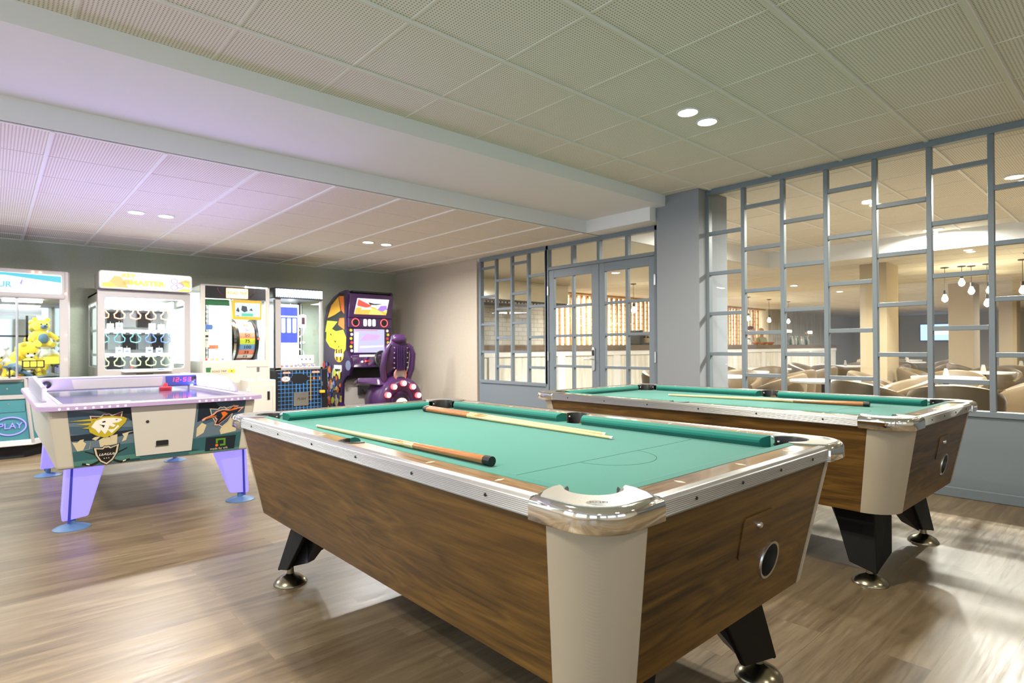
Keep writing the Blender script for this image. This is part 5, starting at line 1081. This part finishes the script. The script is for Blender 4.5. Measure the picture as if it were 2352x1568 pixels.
MB().box(0, .75, 0, .36, .04, .33).build('case', 'chrome', t, bevel=.02); MB().box(-.02, .10, -.02, .38, .02, .36).build('side_panel', 'black_plastic', t, bevel=.01); MB().box(.02, .74, .02, .34, 0, .04).build('base', 'dark_metal', t)
for k in (.25, .52): MB().cyl((k, -.03, .20), (k, -.16, .19), .018).build('filter_handle', 'black_plastic', t)
def person(name, label, x, y, rz, h, shirt, hair):
    t = thing(name, label, 'person', (x, y, 0), rz)
    def skin(nm, V, E_, Rr, mt, par, root=0):
        me = bpy.data.meshes.new(nm); me.from_pydata([tuple(Vector(v)*h/1.75) for v in V], E_, []); o = bpy.data.objects.new(nm, me); COL.objects.link(o)
        md = o.modifiers.new('k', 'SKIN'); 
        for i, r in enumerate(Rr): s = me.skin_vertices[0].data[i]; s.radius = (r[0], r[1]) if isinstance(r, tuple) else (r, r); s.use_root = (i == root)
        o.modifiers.new('s', 'SUBSURF').levels = 1; o.modifiers['s'].render_levels = 2; me.materials.append(MT[mt]); o.parent = par; return o
    V = [(0, 0, .95), (0, 0, 1.15), (0, 0, 1.38), (0, 0, 1.47), (0, -.01, 1.54), (0, -.02, 1.62), (0, -.01, 1.71), (.18, 0, 1.40), (.24, -.02, 1.14), (.20, -.20, 1.02), (.17, -.27, 1.04), (-.18, 0, 1.40), (-.24, -.02, 1.14), (-.20, -.20, 1.02), (-.17, -.27, 1.04), (.10, 0, .88), (.11, 0, .48), (.11, 0, .06), (.11, -.12, .03), (-.10, 0, .88), (-.11, 0, .48), (-.11, 0, .06), (-.11, -.12, .03)]
    E_ = [(0, 1), (1, 2), (2, 3), (3, 4), (4, 5), (5, 6), (2, 7), (7, 8), (8, 9), (9, 10), (2, 11), (11, 12), (12, 13), (13, 14), (0, 15), (15, 16), (16, 17), (17, 18), (0, 19), (19, 20), (20, 21), (21, 22)]
    Rr = [(.15, .11), (.14, .10), (.16, .10), .055, (.07, .08), (.085, .10), (.065, .08), .055, .042, .033, .028, .055, .042, .033, .028, .08, .06, .045, .035, .08, .06, .045, .035]
    b_ = skin('body', V, E_, Rr, 'skin', t)
    skin('shirt', V[:4]+[V[7], V[8], V[11], V[12]], [(0, 1), (1, 2), (2, 3), (2, 4), (4, 5), (2, 6), (6, 7)], [(.17, .13), (.16, .12), (.175, .12), .062, .066, .056, .066, .056], shirt, b_)
    skin('trousers', [V[0], V[15], V[16], V[17], V[19], V[20], V[21]], [(0, 1), (1, 2), (2, 3), (0, 4), (4, 5), (5, 6)], [(.17, .13), .09, .07, .055, .09, .07, .055], 'black_matt', b_)
    s = h/1.75
    MB().sph((0, .015*s, 1.69*s), .098*s, 16, 10, (.92, 1.05, .80)).build('hair', hair, b_, smooth=True)
    MB().sph((0, -.115*s, 1.615*s), .016*s, 8, 6, (.8, 1.1, 1.2)).build('nose', 'skin', b_, smooth=True)
    for q in (-1, 1): MB().sph((q*.033*s, -.100*s, 1.64*s), .009*s, 8, 6).build('eye', 'black_plastic', b_); MB().sph((q*.088*s, 0, 1.63*s), .022*s, 8, 6, (.4, .8, 1.2)).build('ear', 'skin', b_, smooth=True)
person('person', 'person with short dark hair in a white shirt standing behind the bar', 18.75, 9.05, .25, 1.80, 'shirt_white', 'hair_brown')
person('person', 'balding person in an olive shirt beside the other one behind the bar', 19.5, 9.05, -.2, 1.74, 'shirt_olive', 'skin')
